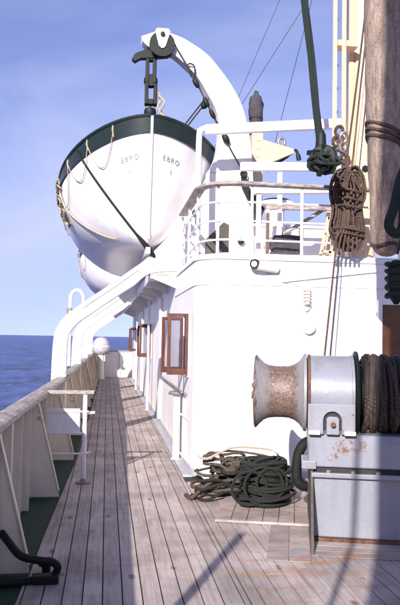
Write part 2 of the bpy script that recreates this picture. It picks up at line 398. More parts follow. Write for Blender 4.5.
# ------------------------------------------------------------------ bulwark
bul = thing("bulwark", "cream white steel bulwark with weathered wooden cap rail along the sea side", "bulwark", (-0.75, 5, 0))
bul_o = Vector(bul.location)
def local(mb, o):
    mb.v = [tuple(Vector(v)-o) for v in mb.v]; return mb
pl = MB()
for a, b in zip(ys, ys[1:]):
    xa, xb = lerp(RAILX, a), lerp(RAILX, b)
    pl.add([(xa-0.012, a, -0.02), (xb-0.012, b, -0.02), (xb-0.012, b, 0.965), (xa-0.012, a, 0.965), (xa-0.03, a, -0.02), (xb-0.03, b, -0.02), (xb-0.03, b, 0.965), (xa-0.03, a, 0.965)], [(0,1,2,3), (7,6,5,4), (3,2,6,7)])
local(pl, bul_o).build("plate", BULW, bul)
cap_sections = [(-2, 2.2), (2.2, 5.05), (5.05, 8.3), (8.3, 16), (16, 23), (23, 28.4)]
for a, b in cap_sections:
    n = 10; A = [(lerp(RAILX, a+(b-a-0.004)*i/n), a+(b-a-0.004)*i/n) for i in range(n+1)]
    pts = []
    c = MB()
    prof = [(-0.085, 0.968), (-0.10, 0.99), (-0.09, 1.022), (-0.04, 1.036), (0.05, 1.036), (0.085, 1.02), (0.09, 0.99), (0.075, 0.968)]
    P = len(prof); vsx = []
    for X, Y in A: vsx += [(X+dx, Y, z) for dx, z in prof]
    fs = [(i*P+k2, i*P+(k2+1) % P, (i+1)*P+(k2+1) % P, (i+1)*P+k2) for i in range(n) for k2 in range(P)]
    fs += [tuple(range(P)), tuple(range(n*P, (n+1)*P))[::-1]]
    c.add(vsx, fs, False); local(c, bul_o).build("cap_rail", RAILW, bul, 0.006)
def bracket(y, toe=0.27):
    X = lerp(RAILX, y)
    poly = [(X-0.012, 0.0), (X-0.012, 0.962), (X+0.05, 0.962), (X+toe, 0.085), (X+toe+0.015, 0.0)]
    b = MB().plate_xz(poly, y-0.008, y+0.008)
    b.bar((X+0.055, y, 0.955), (X+toe+0.012, y, 0.06), 0.055, 0.012)
    local(b, bul_o).build("bracket", BULW, bul, 0.003)
for y in (0.3, 2.6, 4.93, 7.2, 9.3, 11.6, 13.9, 16.2, 18.4, 20.6, 22.8, 25.0, 27.0): bracket(y)
for y in (1.0, 1.7, 3.35, 4.2, 5.5, 6.1, 6.65, 7.9, 8.5, 10.0, 12.4, 13.1, 14.6, 17.2, 19.3, 21.6, 23.9):
    X = lerp(RAILX, y); s_ = MB().box((X-0.012, y-0.007, 0.0), (X+0.055, y+0.007, 0.962)); local(s_, bul_o).build("stiffener", BULW, bul)
# cross wall at the far end of the walkway
eb = thing("end_bulwark", "low white cross wall with dark cap at the far end of the side deck", "bulwark", (0.3, 28.05, 0))
MB().box((-0.72, 0, 0), (0.80, 0.03, 1.04)).build("plate", WHITE, eb); MB().box((-0.74, -0.05, 1.042), (0.80, 0.09, 1.085)).build("cap_rail", RAILW, eb, 0.008)
for xx in (-0.35, 0.25): MB().plate_xz([(xx-0.012, 0.0), (xx+0.012, 0.0), (xx+0.012, 1.03), (xx-0.012, 1.03)], -0.06, -0.002).build("stiffener", WHITE, eb)

# ------------------------------------------------------------------ deckhouse
house = thing("deckhouse", "white painted deckhouse with rounded corner and open wooden windows along the side deck", "deckhouse", (0, 0, 0))
WIN = [(8.66, 9.24, 1.2, 1.93), (16.1, 16.75, 1.2, 1.93), (22.5, 23.1, 1.2, 1.93)]
wm = MB(); RC = 0.38; TH = 0.05
ycur = FRONTY+RC
for (a, b, z0, z1) in WIN:
    wm.box((WALLX, ycur, 0), (WALLX+TH, a, TOPZ)); wm.box((WALLX, a, 0), (WALLX+TH, b, z0)); wm.box((WALLX, a, z1), (WALLX+TH, b, TOPZ)); ycur = b
wm.box((WALLX, ycur, 0), (WALLX+TH, 28.05, TOPZ))
NA = 14
ca = [(WALLX+RC-RC*math.cos(math.pi/2*i/NA), FRONTY+RC-RC*math.sin(math.pi/2*i/NA)) for i in range(NA+1)]
ci = [(WALLX+RC-(RC-TH)*math.cos(math.pi/2*i/NA), FRONTY+RC-(RC-TH)*math.sin(math.pi/2*i/NA)) for i in range(NA+1)]
vsx = []
for p, q in zip(ca, ci): vsx += [(*p, 0), (*p, TOPZ+0.03), (*q, TOPZ+0.03), (*q, 0)]
wm.add(vsx, [(i*4, i*4+1, i*4+5, i*4+4) for i in range(NA)], True)
wm.add(vsx, [(i*4+1, i*4+2, i*4+6, i*4+5) for i in range(NA)])
wm.box((WALLX+RC, FRONTY, 0), (6.2, FRONTY+TH, TOPZ+0.03))
wm.build("wall", WALLW, house)
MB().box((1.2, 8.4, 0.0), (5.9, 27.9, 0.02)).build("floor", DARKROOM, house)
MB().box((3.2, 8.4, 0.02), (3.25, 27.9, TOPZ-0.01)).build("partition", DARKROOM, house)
# boat deck
MB().plate_xy([(0.66, 10.5), (0.66, 28.1), (6.2, 28.1), (6.2, 8.0), (1.36, 8.0), (1.12, 8.3), (1.10, 10.5)], TOPZ+0.004, TOPZ+0.06).build("boat_deck", WHITE, house)
MB().box((0.645, 10.49, TOPZ-0.06), (0.658, 28.1, TOPZ+0.075)).build("fascia", WHITE, house)
for y in [10.52, 12.0, 13.5, 15.0, 16.5, 18.0, 19.5, 21, 22.5, 24, 25.5, 27]:
    MB().plate_xz([(0.66, TOPZ-0.05), (0.66, TOPZ), (WALLX-0.003, TOPZ), (WALLX-0.003, TOPZ-0.20)], y, y+0.015).build("deck_beam", WHITE, house)
def skirt(z, dz, out, y_end):
    """moulding that follows the front, the rounded corner and the side"""
    path = [(6.2, FRONTY-out)] + [(WALLX+RC-(RC+out)*math.cos(math.pi/2*i/NA), FRONTY+RC-(RC+out)*math.sin(math.pi/2*i/NA)) for i in range(NA, -1, -1)] + [(WALLX-out, y_end)]
    pin = [(6.2, FRONTY-0.001)] + [(WALLX+RC-(RC+0.001)*math.cos(math.pi/2*i/NA), FRONTY+RC-(RC+0.001)*math.sin(math.pi/2*i/NA)) for i in range(NA, -1, -1)] + [(WALLX-0.001, y_end)]
    b = MB(); v = []
    for p, q in zip(path, pin): v += [(*p, z), (*p, z+dz), (*q, z+dz), (*q, z)]
    n = len(path); b.add(v, [(i*4+k2, i*4+(k2+1) % 4, i*4+4+(k2+1) % 4, i*4+4+k2) for i in range(n-1) for k2 in range(4)])
    return b
skirt(TOPZ-0.03, 0.062, 0.02, 10.48).build("coping", WHITE, house, 0.006)
skirt(2.285, 0.022, 0.012, 10.6).build("moulding", WHITE, house, 0.005)
skirt(0.0, 0.09, 0.012, 28.0).build("plinth", GUTTERG, house, 0.004)
for y in (13.0, 19.8, 25.2): MB().box((WALLX-0.05, y, 0.1), (WALLX-0.001, y+0.32, TOPZ-0.21)).build("pilaster", WHITE, house, 0.008)
for zc, tz in ((0.95, 0),):
    g = MB().tube([(0.97, 8.75, zc), (0.97, 12.6, zc)], 0.016)
    for yy in (8.8, 10.7, 12.5): g.tube([(0.97, yy, zc), (WALLX, yy, zc-0.03)], 0.010)
    g.build("grab_rail", STEEL, house)
g = MB().tube([(2.05, FRONTY-0.02, 2.34), (3.26, FRONTY-0.02, 2.50)], 0.010)
for fx in (2.1, 2.7, 3.22): g.box((fx-0.02, FRONTY-0.035, 2.34+(fx-2.05)*0.132-0.012), (fx+0.02, FRONTY-0.002, 2.34+(fx-2.05)*0.132+0.012))
g.build("conduit", WHITE, house)
# windows: frame set into the opening, two open casements hinged outward
def casement(win, hinge_y, z0, z1, w, ang):
    """leaf of a window, standing out from the wall at the hinge"""
    M = Matrix.Translation((WALLX-0.012, hinge_y, 0)) @ Matrix.Rotation(ang, 4, 'Z')
    fr = 0.045; b = MB()
    b.box((-w, -0.018, z0), (-w+fr, 0.018, z1), M); b.box((-fr, -0.018, z0), (0, 0.018, z1), M)
    b.box((-w+fr, -0.017, z0), (-fr, 0.017, z0+0.075), M); b.box((-w+fr, -0.017, z1-fr), (-fr, 0.017, z1), M)
    o = b.build("casement", VARN, win, 0.005)
    o2 = MB().box((-w+fr-0.004, -0.003, z0+0.07), (-fr+0.004, 0.003, z1-fr+0.004), M).build("pane", GLASS, win)
    return o
for i, (a, b, z0, z1) in enumerate(WIN):
    fr = MB()
    fr.box((WALLX-0.018, a-0.05, z0-0.05), (WALLX+TH, a, z1+0.05)); fr.box((WALLX-0.018, b, z0-0.05), (WALLX+TH, b+0.05, z1+0.05))
    fr.box((WALLX-0.016, a, z1), (WALLX+TH, b, z1+0.05)); fr.box((WALLX-0.024, a, z0-0.05), (WALLX+TH, b, z0))
    # keep the trim clear of the wall faces
    w = fr.build("window", WHITE if i else WHITE, house, 0.004)
    casement(w, a-0.02, z0-0.02, z1+0.03, 0.27, R(-4)); casement(w, b+0.02, z0-0.02, z1+0.0, 0.30, R(6))
# door at the right of the front
MB().box((3.30, FRONTY-0.03, 0.15), (4.05, FRONTY-0.004, 2.09)).build("door", DOORM, house, 0.006)
df = MB().box((3.245, FRONTY-0.05, 0.05), (3.298, FRONTY-0.002, 2.15)).box((4.052, FRONTY-0.05, 0.05), (4.11, FRONTY-0.002, 2.15)).box((3.298, FRONTY-0.048, 2.092), (4.052, FRONTY-0.002, 2.15))
df.build("door_frame", WHITE, house, 0.006)

# lamp and cap on the front wall
lamp = thing("bulkhead_lamp", "oblong caged bulkhead lamp on the white front wall of the deckhouse", "lamp", (2.355, FRONTY, 2.165))
MB().prism([(0.062*math.cos(t), 0.13*math.sin(t)+(0.045 if math.sin(t) > 0 else -0.045)) for t in [2*math.pi*i/24 for i in range(24)]], lambda p: (p[0], -0.002, p[1]), lambda p: (p[0], -0.03, p[1])).build("base", WHITE, lamp, 0.006)
MB().prism([(0.036*math.cos(t), 0.085*math.sin(t)+(0.03 if math.sin(t) > 0 else -0.03)) for t in [2*math.pi*i/20 for i in range(20)]], lambda p: (p[0], -0.031, p[1]), lambda p: (p[0]*0.8, -0.075, p[1]*0.9)).build("glass", LENS, lamp)
for z in (-0.09, -0.05, -0.01, 0.03, 0.07): MB().tube([(-0.042, -0.03, z), (-0.034, -0.08, z), (0.034, -0.08, z), (0.042, -0.03, z)], 0.005, 6).build("cage_bar", ROPET, lamp)
vc = thing("vent_cap", "small round white cap fixed below the caged lamp on the front wall", "vent cap", (2.385, FRONTY, 1.80))
MB().lathe([(0.085, -0.002), (0.088, 0.03), (0.07, 0.055), (0.0, 0.06)], (0, 0, 0), (0, -1, 0.25)).build("cap", WHITE, vc)
MB().box((-0.025, -0.04, 0.07), (0.025, -0.002, 0.11)).build("hinge", WHITE, vc, 0.004)

# capped pipe against the house side
cp = thing("capped_pipe", "white square standpipe with oval grey lid beside the house corner", "pipe", (0.965, 9.3, 0))
MB().box((-0.045, -0.045, 0.0), (0.045, 0.045, 0.87)).build("pipe", WHITE, cp, 0.01)
MB().lathe([(0.02, 0.868), (0.11, 0.875), (0.118, 0.895), (0.10, 0.92), (0.03, 0.935), (0.0, 0.936)], (0, 0, 0), n=24).build("lid", STEEL, cp)
MB().box((-0.075, -0.075, 0.002), (0.075, 0.075, 0.02)).build("foot_plate", GUTTERG, cp, 0.004)
for z in (0.62, 0.10):
    MB().tube([(0.046, -0.02, z), (0.075, -0.75, z)], 0.012).build("stay", WHITE, cp)
# stanchions under the boat deck
st = thing("stanchion", "slim white pole under the boat deck between the two open windows", "stanchion", (0.93, 15.4, 0), group="deck head stanchions")
MB().tube([(0, 0, 0.012), (0, 0, TOPZ-0.15)], 0.028, 10).build("pole", WHITE, st); MB().lathe([(0.07, 0.0085), (0.07, 0.022), (0.03, 0.03)], n=16).build("foot_plate", GUTTERG, st)
s2 = copy_tree(st); s2.location.y = 21.4; s2['label'] = "slim white pole under the boat deck beyond the second open window"
# ------------------------------------------------------------------ rail on the boat deck
rail = thing("boat_deck_rail", "white tubular rail with brown wooden handrail curving round the boat deck corner", "railing", (0, 0, 0))
RY = 7.99
def rail_path(z, x_end=4.6, inset=0.0, y_end=10.45):
    pts = [(x_end, RY+inset, z)]; r = 0.42
    cx, cy = 1.11+inset+r, RY+inset+r
    pts += [(cx+0.25, RY+inset, z)]
    pts += [(cx-r*math.sin(math.pi/2*i/10), cy-r*math.cos(math.pi/2*i/10), z) for i in range(11)]
    pts += [(1.11+inset, y_end-0.9, z), (1.11+inset, y_end, z)]
    return pts
hp = rail_path(3.52, y_end=10.25); hb = MB(); vsx = []
for i, p in enumerate(hp):
    p = Vector(p); a = Vector(hp[max(i-1, 0)]); b = Vector(hp[min(i+1, len(hp)-1)]); t = (b-a).normalized(); nrm = Vector((t.y, -t.x, 0))
    for d, z in ((-0.065, -0.018), (-0.07, 0.006), (-0.045, 0.026), (0.045, 0.026), (0.07, 0.006), (0.065, -0.018)): vsx.append(p+nrm*d+Vector((0, 0, z)))
n = len(hp); hb.add(vsx, [(i*6+k2, i*6+(k2+1) % 6, (i+1)*6+(k2+1) % 6, (i+1)*6+k2) for i in range(n-1) for k2 in range(6)] + [(0, 1, 2, 3, 4, 5), tuple(range(n*6-6, n*6))])
hb.build("handrail", RAILW, rail, 0.004)
for z in (2.84, 3.07, 3.30): MB().tube(rail_path(z), 0.013, 8).build("rail_bar", WHITE, rail)
for X, Y in ((1.11, 10.3), (1.11, 9.4), (1.115, 8.55), (1.30, 8.09), (1.70, RY), (2.32, RY), (2.95, RY), (3.6, RY), (4.25, RY)):
    s_ = MB().tube([(X, Y, TOPZ+0.03), (X, Y, 3.50)], 0.019, 8)
    for z in (2.84, 3.07, 3.30): s_.lathe([(0.0, -0.028), (0.022, -0.02), (0.029, 0), (0.022, 0.02), (0.0, 0.028)], (X, Y, z), n=10)
    s_.build("stanchion", WHITE, rail)
# ------------------------------------------------------------------ davits
DY = 10.6
ARM_O = [(0.42,6.37),(0.51,6.41),(0.72,6.48),(1.01,6.42),(1.24,6.31),(1.47,6.16),(1.66,5.96),(1.86,5.70),(2.03,5.40),(2.14,5.04),(2.21,4.61),(2.24,4.2),(2.25,3.88),(2.28,2.70)]
ARM_I = [(0.44,6.30),(0.53,6.22),(0.69,6.18),(0.89,6.15),(1.13,5.97),(1.33,5.77),(1.49,5.52),(1.63,5.26),(1.68,4.98),(1.64,4.58),(1.58,4.40),(1.54,4.28),(1.50,4.15),(1.50,2.70)]
def smooth2(P, n=4): return [(p.x, p.y) for p in catmull([(a, b, 0) for a, b in P], n)]
TR_U = [(1.56,4.36),(1.41,4.00),(1.20,3.67),(1.14,3.48),(0.613,2.90),(0.34,2.68),(0.09,2.49),(-0.20,2.285),(-0.425,2.12),(-0.626,1.96),(-0.735,1.81),(-0.80,1.60),(-0.82,1.1)]
TR_L = [(1.60,2.70),(1.50,2.69),(1.30,2.69),(1.14,2.69),(0.64,2.635),(0.40,2.45),(0.20,2.315),(-0.02,2.16),(-0.23,2.005),(-0.42,1.87),(-0.54,1.735),(-0.59,1.58),(-0.60,1.1)]
TR_U = smooth2(TR_U[:4], 2)[:-1] + smooth2(TR_U[3:], 4); TR_L = smooth2(TR_L[:4], 2)[:-1] + smooth2(TR_L[3:], 4)
def make_davit():
    d = thing("davit", "", "davit", (0, DY, 0), group="lifeboat davits")
    MB().strip(smooth2(ARM_O), smooth2(ARM_I), -0.11, 0.11).build("arm", WHITE, d, 0.02, 3)
    tr = MB().strip(TR_U, TR_L, -0.13, 0.13)
    tr.build("trackway", WHITE, d, 0.014, 2)
    MB().box((-0.82, -0.13, 0.0), (-0.60, 0.13, 1.097)).build("leg", BULW, d, 0.012)
    for s in (-1, 1): MB().strip([(p[0]-0.02*0, p[1]-0.05) for p in TR_U[12:26]], [(p[0], p[1]-0.085) for p in TR_U[12:26]], s*0.131, s*0.150).build("guide_strip", WHITE, d, 0.004)
    # rusted pads on the leg
    for z0, z1, xx in ((1.37, 1.60, -0.69), (1.82, 2.03, -0.565)):
        MB().box((xx-0.022, -0.142, z0), (xx+0.022, -0.128, z1)).build("pad", BULW, d, 0.01)
    sh = MB().lathe([(0.06, -0.035), (0.20, -0.035), (0.20, -0.02), (0.165, -0.008), (0.165, 0.008), (0.20, 0.02), (0.20, 0.035), (0.06, 0.035)], (0.745, -0.17, 6.235), (0, 1, 0), 32)
    sh.build("sheave", BLACK, d)
    ck = MB().plate_xz([(0.63, 6.43), (0.66, 6.475), (0.84, 6.475), (0.87, 6.43), (0.80, 6.20), (0.77, 6.16), (0.73, 6.16), (0.69, 6.20)], -0.225, -0.21)
    ck.build("cheek_plate", WHITE, d, 0.006)
    MB().lathe([(0.035, 0), (0.035, 0.03), (0.0, 0.035)], (0.745, -0.226, 6.375), (0, -1, 0), 14).build("pin", BLACK, d)
    MB().lathe([(0.05, 0.0), (0.05, 0.045), (0.0, 0.05)], (2.05, -0.132, 3.18), (0, -1, 0), 16).build("pin", BLACK, d)
    MB().lathe([(0.065, 0.0), (0.065, 0.03), (0.045, 0.035), (0.0, 0.036)], (1.33, -0.132, 3.60), (0, -1, 0), 18).build("pin", BLACK, d)
    MB().plate_xz([(0.50, 6.20), (0.33, 6.12), (0.28, 6.03), (0.33, 5.98), (0.42, 6.04), (0.60, 6.06), (0.85, 6.10), (0.95, 6.16)], -0.05, 0.05).build("hook_horn", BLACK, d, 0.012)
    return d
dv = make_davit()
dv['label'] = "nearest white curved davit holding the bow of the near lifeboat"
for yy, dx, lab in ((15.6, 0.04, "white davit next beyond the nearest, holding the stern of the near lifeboat"),
                    (19.9, 0.07, "white davit third along the deck, holding the near end of the farther lifeboat"),
                    (24.6, 0.10, "white davit farthest along the deck, at the far end of the farther lifeboat")):
    c = copy_tree(dv); c.location = (dx, yy, 0); c['label'] = lab

# ------------------------------------------------------------------ lifeboats
HL, BM, BX = 3.85, 1.54, 0.59
def hull_point(s, t, side):
    """s -1 (bow, near) .. 1, t 0 keel .. 1 gunwale; relative to the boat's middle, z above keel"""
    a = abs(s)
    half = BM*max(0.0, 1-a**3.0)**0.58
    zs = 1.42 + 0.55*a**2.2
    zk = 0.06*a + 0.5*max(0, a-0.86)**2/0.14**2*0.22
    full = (1-(1-t)**2.3)**0.48; vee = t**0.5
    w = min(1, max(0, (a-0.5)/0.5)); sh = full*(1-w)+vee*w
    rake = 0.34*(1-t)*a**6
    return Vector((side*half*sh, (s*HL - math.copysign(rake, s)), zk+(zs-zk)*t))
def hull_normal(s, t, side):
    e = 0.01; p = hull_point(s, t, side); a = hull_point(s+e, t, side)-p; b = hull_point(s, min(t+e, 1), side)-p
    n = a.cross(b).normalized()
    return n if n.x*side > 0 else -n
def on_hull(s, t, side, off=0.012): return hull_point(s, t, side)+hull_normal(s, t, side)*off
SB = 44
svals = [-math.cos(math.pi*i/SB) for i in range(SB+1)]
def hull_strip(t0, t1, nt, off=0.0):
    b = MB()
    for side in (-1, 1):
        vs = []
        for s in svals:
            for j in range(nt+1):
                t = t0+(t1-t0)*j/nt; p = hull_point(s, t, side)
                if off:
                    n = hull_normal(max(-0.985, min(0.985, s)), min(t, 0.985), side); p = p+n*off
                vs.append(p)
        b.add(vs, [(i*(nt+1)+j, i*(nt+1)+j+1, (i+1)*(nt+1)+j+1, (i+1)*(nt+1)+j) for i in range(SB) for j in range(nt)], True)
    return b
def make_lifeboat():
    lb = thing("lifeboat", "", "lifeboat", (BX, 10.0+HL, 2.98), group="lifeboats")
    hull_strip(0, 0.995, 16).build("hull", HULLW, lb)
    gs = hull_strip(0.865, 1.0, 3, 0.022); gs.build("gunwale_strake", GREEN, lb)
    for side in (-1, 1):
        MB().tube([hull_point(s, 1.0, side)+Vector((side*0.015, 0, 0.0)) for s in svals], 0.032, 8).build("gunwale_rail", GREEN, lb)
    MB().tube([hull_point(-1, t/14, 1)+Vector((0, -0.015, 0)) for t in range(15)], 0.022, 6).build("stem", HULLW, lb)
    MB().tube([hull_point(1, t/14, 1)+Vector((0, 0.015, 0)) for t in range(15)], 0.022, 6).build("sternpost", HULLW, lb)
    MB().bar((0, -HL+0.38, 0.0), (0, HL-0.38, 0.0), 0.07, 0.10).build("keel", HULLW, lb)
    cv = MB(); vs = []
    for s in svals:
        a = hull_point(s, 0.985, -1); c = hull_point(s, 0.985, 1)
        for j in range(7): p = a.lerp(c, j/6); p.z += 0.22*(1-abs(s)**2)*math.sin(math.pi*j/6); vs.append(p)
    cv.add(vs, [(i*7+j, i*7+j+1, (i+1)*7+j+1, (i+1)*7+j) for i in range(SB) for j in range(6)], True); cv.build("cover", CANVAS, lb)
    # becketed grab lines: bights hanging between the gunwale eyes
    for side in (-1, 1):
        knots = [-0.985, -0.935, -0.82, -0.64, -0.40, -0.12, 0.12, 0.36, 0.58, 0.76, 0.90][1 if side < 0 else 3:]
        for i, (s0, s1) in enumerate(zip(knots, knots[1:])):
            d = 0.36 if i > 1 else 0.24
            pts = [on_hull(s0+(s1-s0)*j/12, 0.93-d*4*(j/12)*(1-j/12), side, 0.03) for j in range(13)]
            MB().tube(pts, 0.008, 6).build("grab_line", ROPET, lb)
            kn = [on_hull(s0, 1.0, side, 0.03)+Vector((0, 0, 0.03)), on_hull(s0, 0.95, side, 0.035), on_hull(s0, 0.89, side, 0.03)]
            MB().tube(kn, [0.011, 0.016, 0.010], 6).build("lashing", ROPET, lb)
    # painted name and boat number on both bows
    for side in (-1, 1):
        for txt, size, s_c, t_c in (("EBRO", 0.10, 0.33, 0.665), ("1", 0.095, 0.33, 0.57)):
            cu = bpy.data.curves.new("t", 'FONT'); cu.body = txt; cu.size = size; cu.align_x = 'CENTER'; cu.space_character = 1.35
            to = bpy.data.objects.new("t", cu); C.objects.link(to)
            me = bpy.data.meshes.new_from_object(to.evaluated_get(bpy.context.evaluated_depsgraph_get()))
            bpy.data.objects.remove(to)
            bm = bmesh.new(); bm.from_mesh(me); bmesh.ops.subdivide_edges(bm, edges=bm.edges, cuts=1, use_grid_fill=True)
            # walk along the hull from the stem: arc length against s, at the height t_c
            arc = [(0.0, -1.0)]; p0 = hull_point(-1, t_c, side); sv = -1.0
            while sv < -0.5:
                sv += 0.004; p1 = hull_point(sv, t_c, side); arc.append((arc[-1][0]+(p1-p0).length, sv)); p0 = p1
            for v in bm.verts:
                dist = s_c + (v.co.x if side > 0 else -v.co.x)
                s = lerp(arc, dist); h = t_c + v.co.y/1.7
                v.co = on_hull(s, h, side, 0.007)
            bm.to_mesh(me); bm.free(); me.materials.clear(); me.materials.append(LETTER)
            o = bpy.data.objects.new("lettering", me); C.objects.link(o); o.parent = lb
    # lifting ring at each end
    for s in (-1, 1):
        MB().tube([(0, s*(HL-0.62)+0.0, 1.90), (0, s*(HL-0.62), 2.02)], 0.04, 10).build("lifting_post", BLACK, lb)
        MB().tube([(0.07*math.cos(a), s*(HL-0.62), 2.06+0.07*math.sin(a)) for a in [2*math.pi*i/14 for i in range(14)]], 0.016, 6, True).build("lifting_ring", BLACK, lb)
    return lb
lb = make_lifeboat(); lb['label'] = "nearer white lifeboat with dark green gunwale, its bow lettered above the side deck"
lb2 = copy_tree(lb); lb2.location = (BX+0.02, 18.6+HL, 2.75); lb2['label'] = "farther white lifeboat mostly hidden behind the near one, only its lower hull showing"

# fall hook between the near davit and the boat's bow
LX, LY = 0.59, 10.62
fb = thing("fall_block", "black chain hook and block hanging from the near davit head to the lifeboat bow", "lifting hook", (LX, LY, 5.05))
MB().box((-0.085, -0.06, 0.62), (-0.028, 0.06, 1.18)).box((0.028, -0.06, 0.62), (0.085, 0.06, 1.18)).box((-0.027, -0.055, 0.98), (0.027, 0.055, 1.17)).build("link_frame", BLACK, fb, 0.01)
MB().lathe([(0.09, -0.05), (0.11, -0.02), (0.11, 0.02), (0.09, 0.05)], (0, 0, 0.66), (0, 1, 0), 20).build("shackle_block", BLACK, fb)
MB().box((-0.09, -0.07, 0.27), (-0.035, 0.07, 0.62)).box((0.05, -0.07, 0.27), (0.105, 0.07, 0.60)).box((-0.044, -0.06, 0.27), (0.049, 0.06, 0.36)).build("lower_frame", BLACK, fb, 0.012)
MB().lathe([(0.0, -0.09), (0.085, -0.05), (0.10, 0), (0.085, 0.05), (0.0, 0.09)], (0, 0, 0.16), (0, 0, 1), 18).build("swivel", BLACK, fb)
MB().tube(catmull([(0, 0, 0.10), (0.0, 0, 0.02), (0.06, 0, -0.04), (0.03, 0, -0.09), (-0.05, 0, -0.06)], 6), 0.028, 8).build("hook", BLACK, fb)
tl = thing("tricing_line", "frayed white rope tail tied beside the hook at the lifeboat bow", "rope", (LX+0.1, LY-0.05, 5.0))
MB().tube(catmull([(0.03, 0, 0.52), (0.06, 0, 0.40), (0.02, -0.02, 0.28), (0.09, 0, 0.16), (0.0, -0.02, 0.05), (0.06, 0, -0.03)], 6), 0.022, 6).build("tail", ROPET, tl)
MB().tube(catmull([(0.02, -0.03, 0.45), (0.12, -0.03, 0.36), (0.05, -0.04, 0.20), (0.13, -0.03, 0.10), (-0.05, -0.03, -0.02), (0.3, -0.05, -0.04)], 6), 0.018, 6).build("tail", ROPET, tl)
# wire falls and tackles under the arm
wf = thing("wire_fall", "dark wire fall running from the davit sheave down along the inside of its arm", "wire", (0.88, DY-0.17, 6.1))
P0 = Vector(wf.location)
MB().tube([Vector((0.90, DY-0.17, 6.32))-P0, Vector((1.24, DY-0.17, 5.78))-P0, Vector((1.66, DY-0.17, 4.98))-P0, Vector((2.02, DY-0.17, 4.36))-P0], 0.011, 6).build("wire", WIRE, wf)
MB().tube([Vector((1.27, DY-0.15, 5.72))-P0, Vector((1.72, DY-0.15, 4.92))-P0], 0.009, 6).build("wire", WIRE, wf)
MB().tube(catmull([Vector((1.22, DY-0.16, 5.75))-P0, Vector((1.16, DY-0.16, 5.95))-P0, Vector((1.26, DY-0.16, 5.93))-P0, Vector((1.27, DY-0.16, 5.72))-P0], 6), 0.012, 6).build("thimble", BLACK, wf)
for q, r_ in (((1.29, 5.66), 0.045), ((1.46, 5.36), 0.04), ((1.56, 5.18), 0.04), ((1.78, 4.80), 0.055)):
    MB().lathe([(0.0, -0.10), (r_*0.8, -0.06), (r_, 0), (r_*0.8, 0.06), (0, 0.10)], Vector((q[0], DY-0.17, q[1]))-P0, (0.5, 0, -0.87), 10).build("clamp", BLACK, wf)
gs = thing("gripe_strap", "dark canvas strap hanging off the davit arm above the wooden handrail", "strap", (2.02, DY-0.18, 4.36))
MB().prism([(0, 0), (0.05, 0.02), (0.13, -0.30), (0.40, -0.66), (0.34, -0.80), (0.26, -0.80), (0.02, -0.32)], lambda p: (p[0], -0.02, p[1]), lambda p: (p[0], 0.02, p[1])).build("strap", BLACK, gs, 0.008)
MB().tube([(0.05+0.05*math.cos(a), -0.03, -0.12+0.05*math.sin(a)) for a in [2*math.pi*i/12 for i in range(12)]], 0.014, 6, True).build("ring", BLACK, gs)
bt = thing("bowsing_tackle", "thin rope tackle slung from the davit arm down to the boat gunwale", "tackle", (1.42, DY-0.1, 5.42))
MB().tube([(0.05, 0, 0.05), (-0.42, 0.3, -0.55)], 0.012, 6).build("rope", WIRE, bt); MB().tube([(0.09, 0, 0.03), (-0.36, 0.3, -0.55)], 0.012, 6).build("rope", WIRE, bt)
MB().lathe([(0, -0.09), (0.05, -0.05), (0.06, 0), (0.05, 0.05), (0, 0.09)], (0.03, 0.02, -0.06), (0.4, -0.2, 0.8), 10).build("block", BLACK, bt)
MB().tube([(-0.40+0.075*math.cos(a), 0.3, -0.62+0.06*math.sin(a)) for a in [math.pi*i/10 for i in range(11)]], 0.03, 8).build("cleat", BLACK, bt)
# gripes over the near boat (world positions taken from the hull)
B0 = Vector(lb.location)
g1 = thing("gripe_wire", "dark green rubber covered gripe crossing the lifeboat bow from gunwale down to the keel", "gripe", B0)
pts = [on_hull(-0.74+(-0.22)*i/20, 1.0-0.97*i/20, -1, 0.03) for i in range(20)]
MB().tube(pts, 0.019, 8).build("strap", RUBBER, g1)
MB().tube([pts[-1], Vector((0.02, -3.42, 0.02)), Vector((0.12, -3.35, -0.10))], [0.024, 0.05, 0.03], 8).build("slip_hook", BLACK, g1)
g2 = thing("bilge_line", "tan rope slung under the round of the near lifeboat hull", "rope", B0)
MB().tube([on_hull(-0.40-0.40*(i/24)**1.2, max(0.0, 0.84*(1-i/24)**1.7)+0.12, -1, 0.03) for i in range(24)], 0.018, 6).build("rope", ROPET, g2)
for q in range(5):
    pts = []
    for i in range(14): pts.append(on_hull(-0.44+0.015*q+0.03*math.sin(i*1.7+q), 0.95-i*0.040, -1, 0.05+0.03*math.sin(i*1.3+q*2)))
    MB().tube(pts, 0.016, 6).build("rope_tail", ROPEB if q % 2 else ROPET, g2)
# ------------------------------------------------------------------ inboard spars on the boat deck
sp = thing("awning_spar", "upper long white square spar running across the sky beside the davit arm", "spar", (1.36, 9.8, 4.72))
MB().bar((0.0, 0, 0), (3.4, 0, 0.36), 0.10, 0.15).build("beam", WHITE, sp, 0.02, 3)
MB().tube(catmull([(0.05, 0, 0.03), (-0.05, 0, 0.0), (-0.085, 0, -0.12), (-0.085, 0, -0.9), (-0.085, 0, -2.06)], 6), 0.045, 10).build("post", WHITE, sp)
MB().bar((3.42, 0, 0.36), (3.42, 0, -2.06), 0.12, 0.12).build("post", WHITE, sp)
sp2 = thing("spare_spar", "lower white spar below the long one, level just above the wooden handrail", "spar", (1.9, 9.8, 4.20))
MB().bar((0, 0, 0), (2.9, 0, 0.13), 0.10, 0.125).build("beam", WHITE, sp2, 0.015, 3)
MB().bar((0.6, 0, -0.062), (0.6, 0, -1.54), 0.06, 0.06).build("post", WHITE, sp2); MB().bar((2.5, 0, 0.045), (2.5, 0, -1.54), 0.06, 0.06).build("post", WHITE, sp2)
sp3 = thing("hatch_beam", "white timber lying level across the boat deck just behind the rail", "beam", (1.95, 9.2, 3.72))
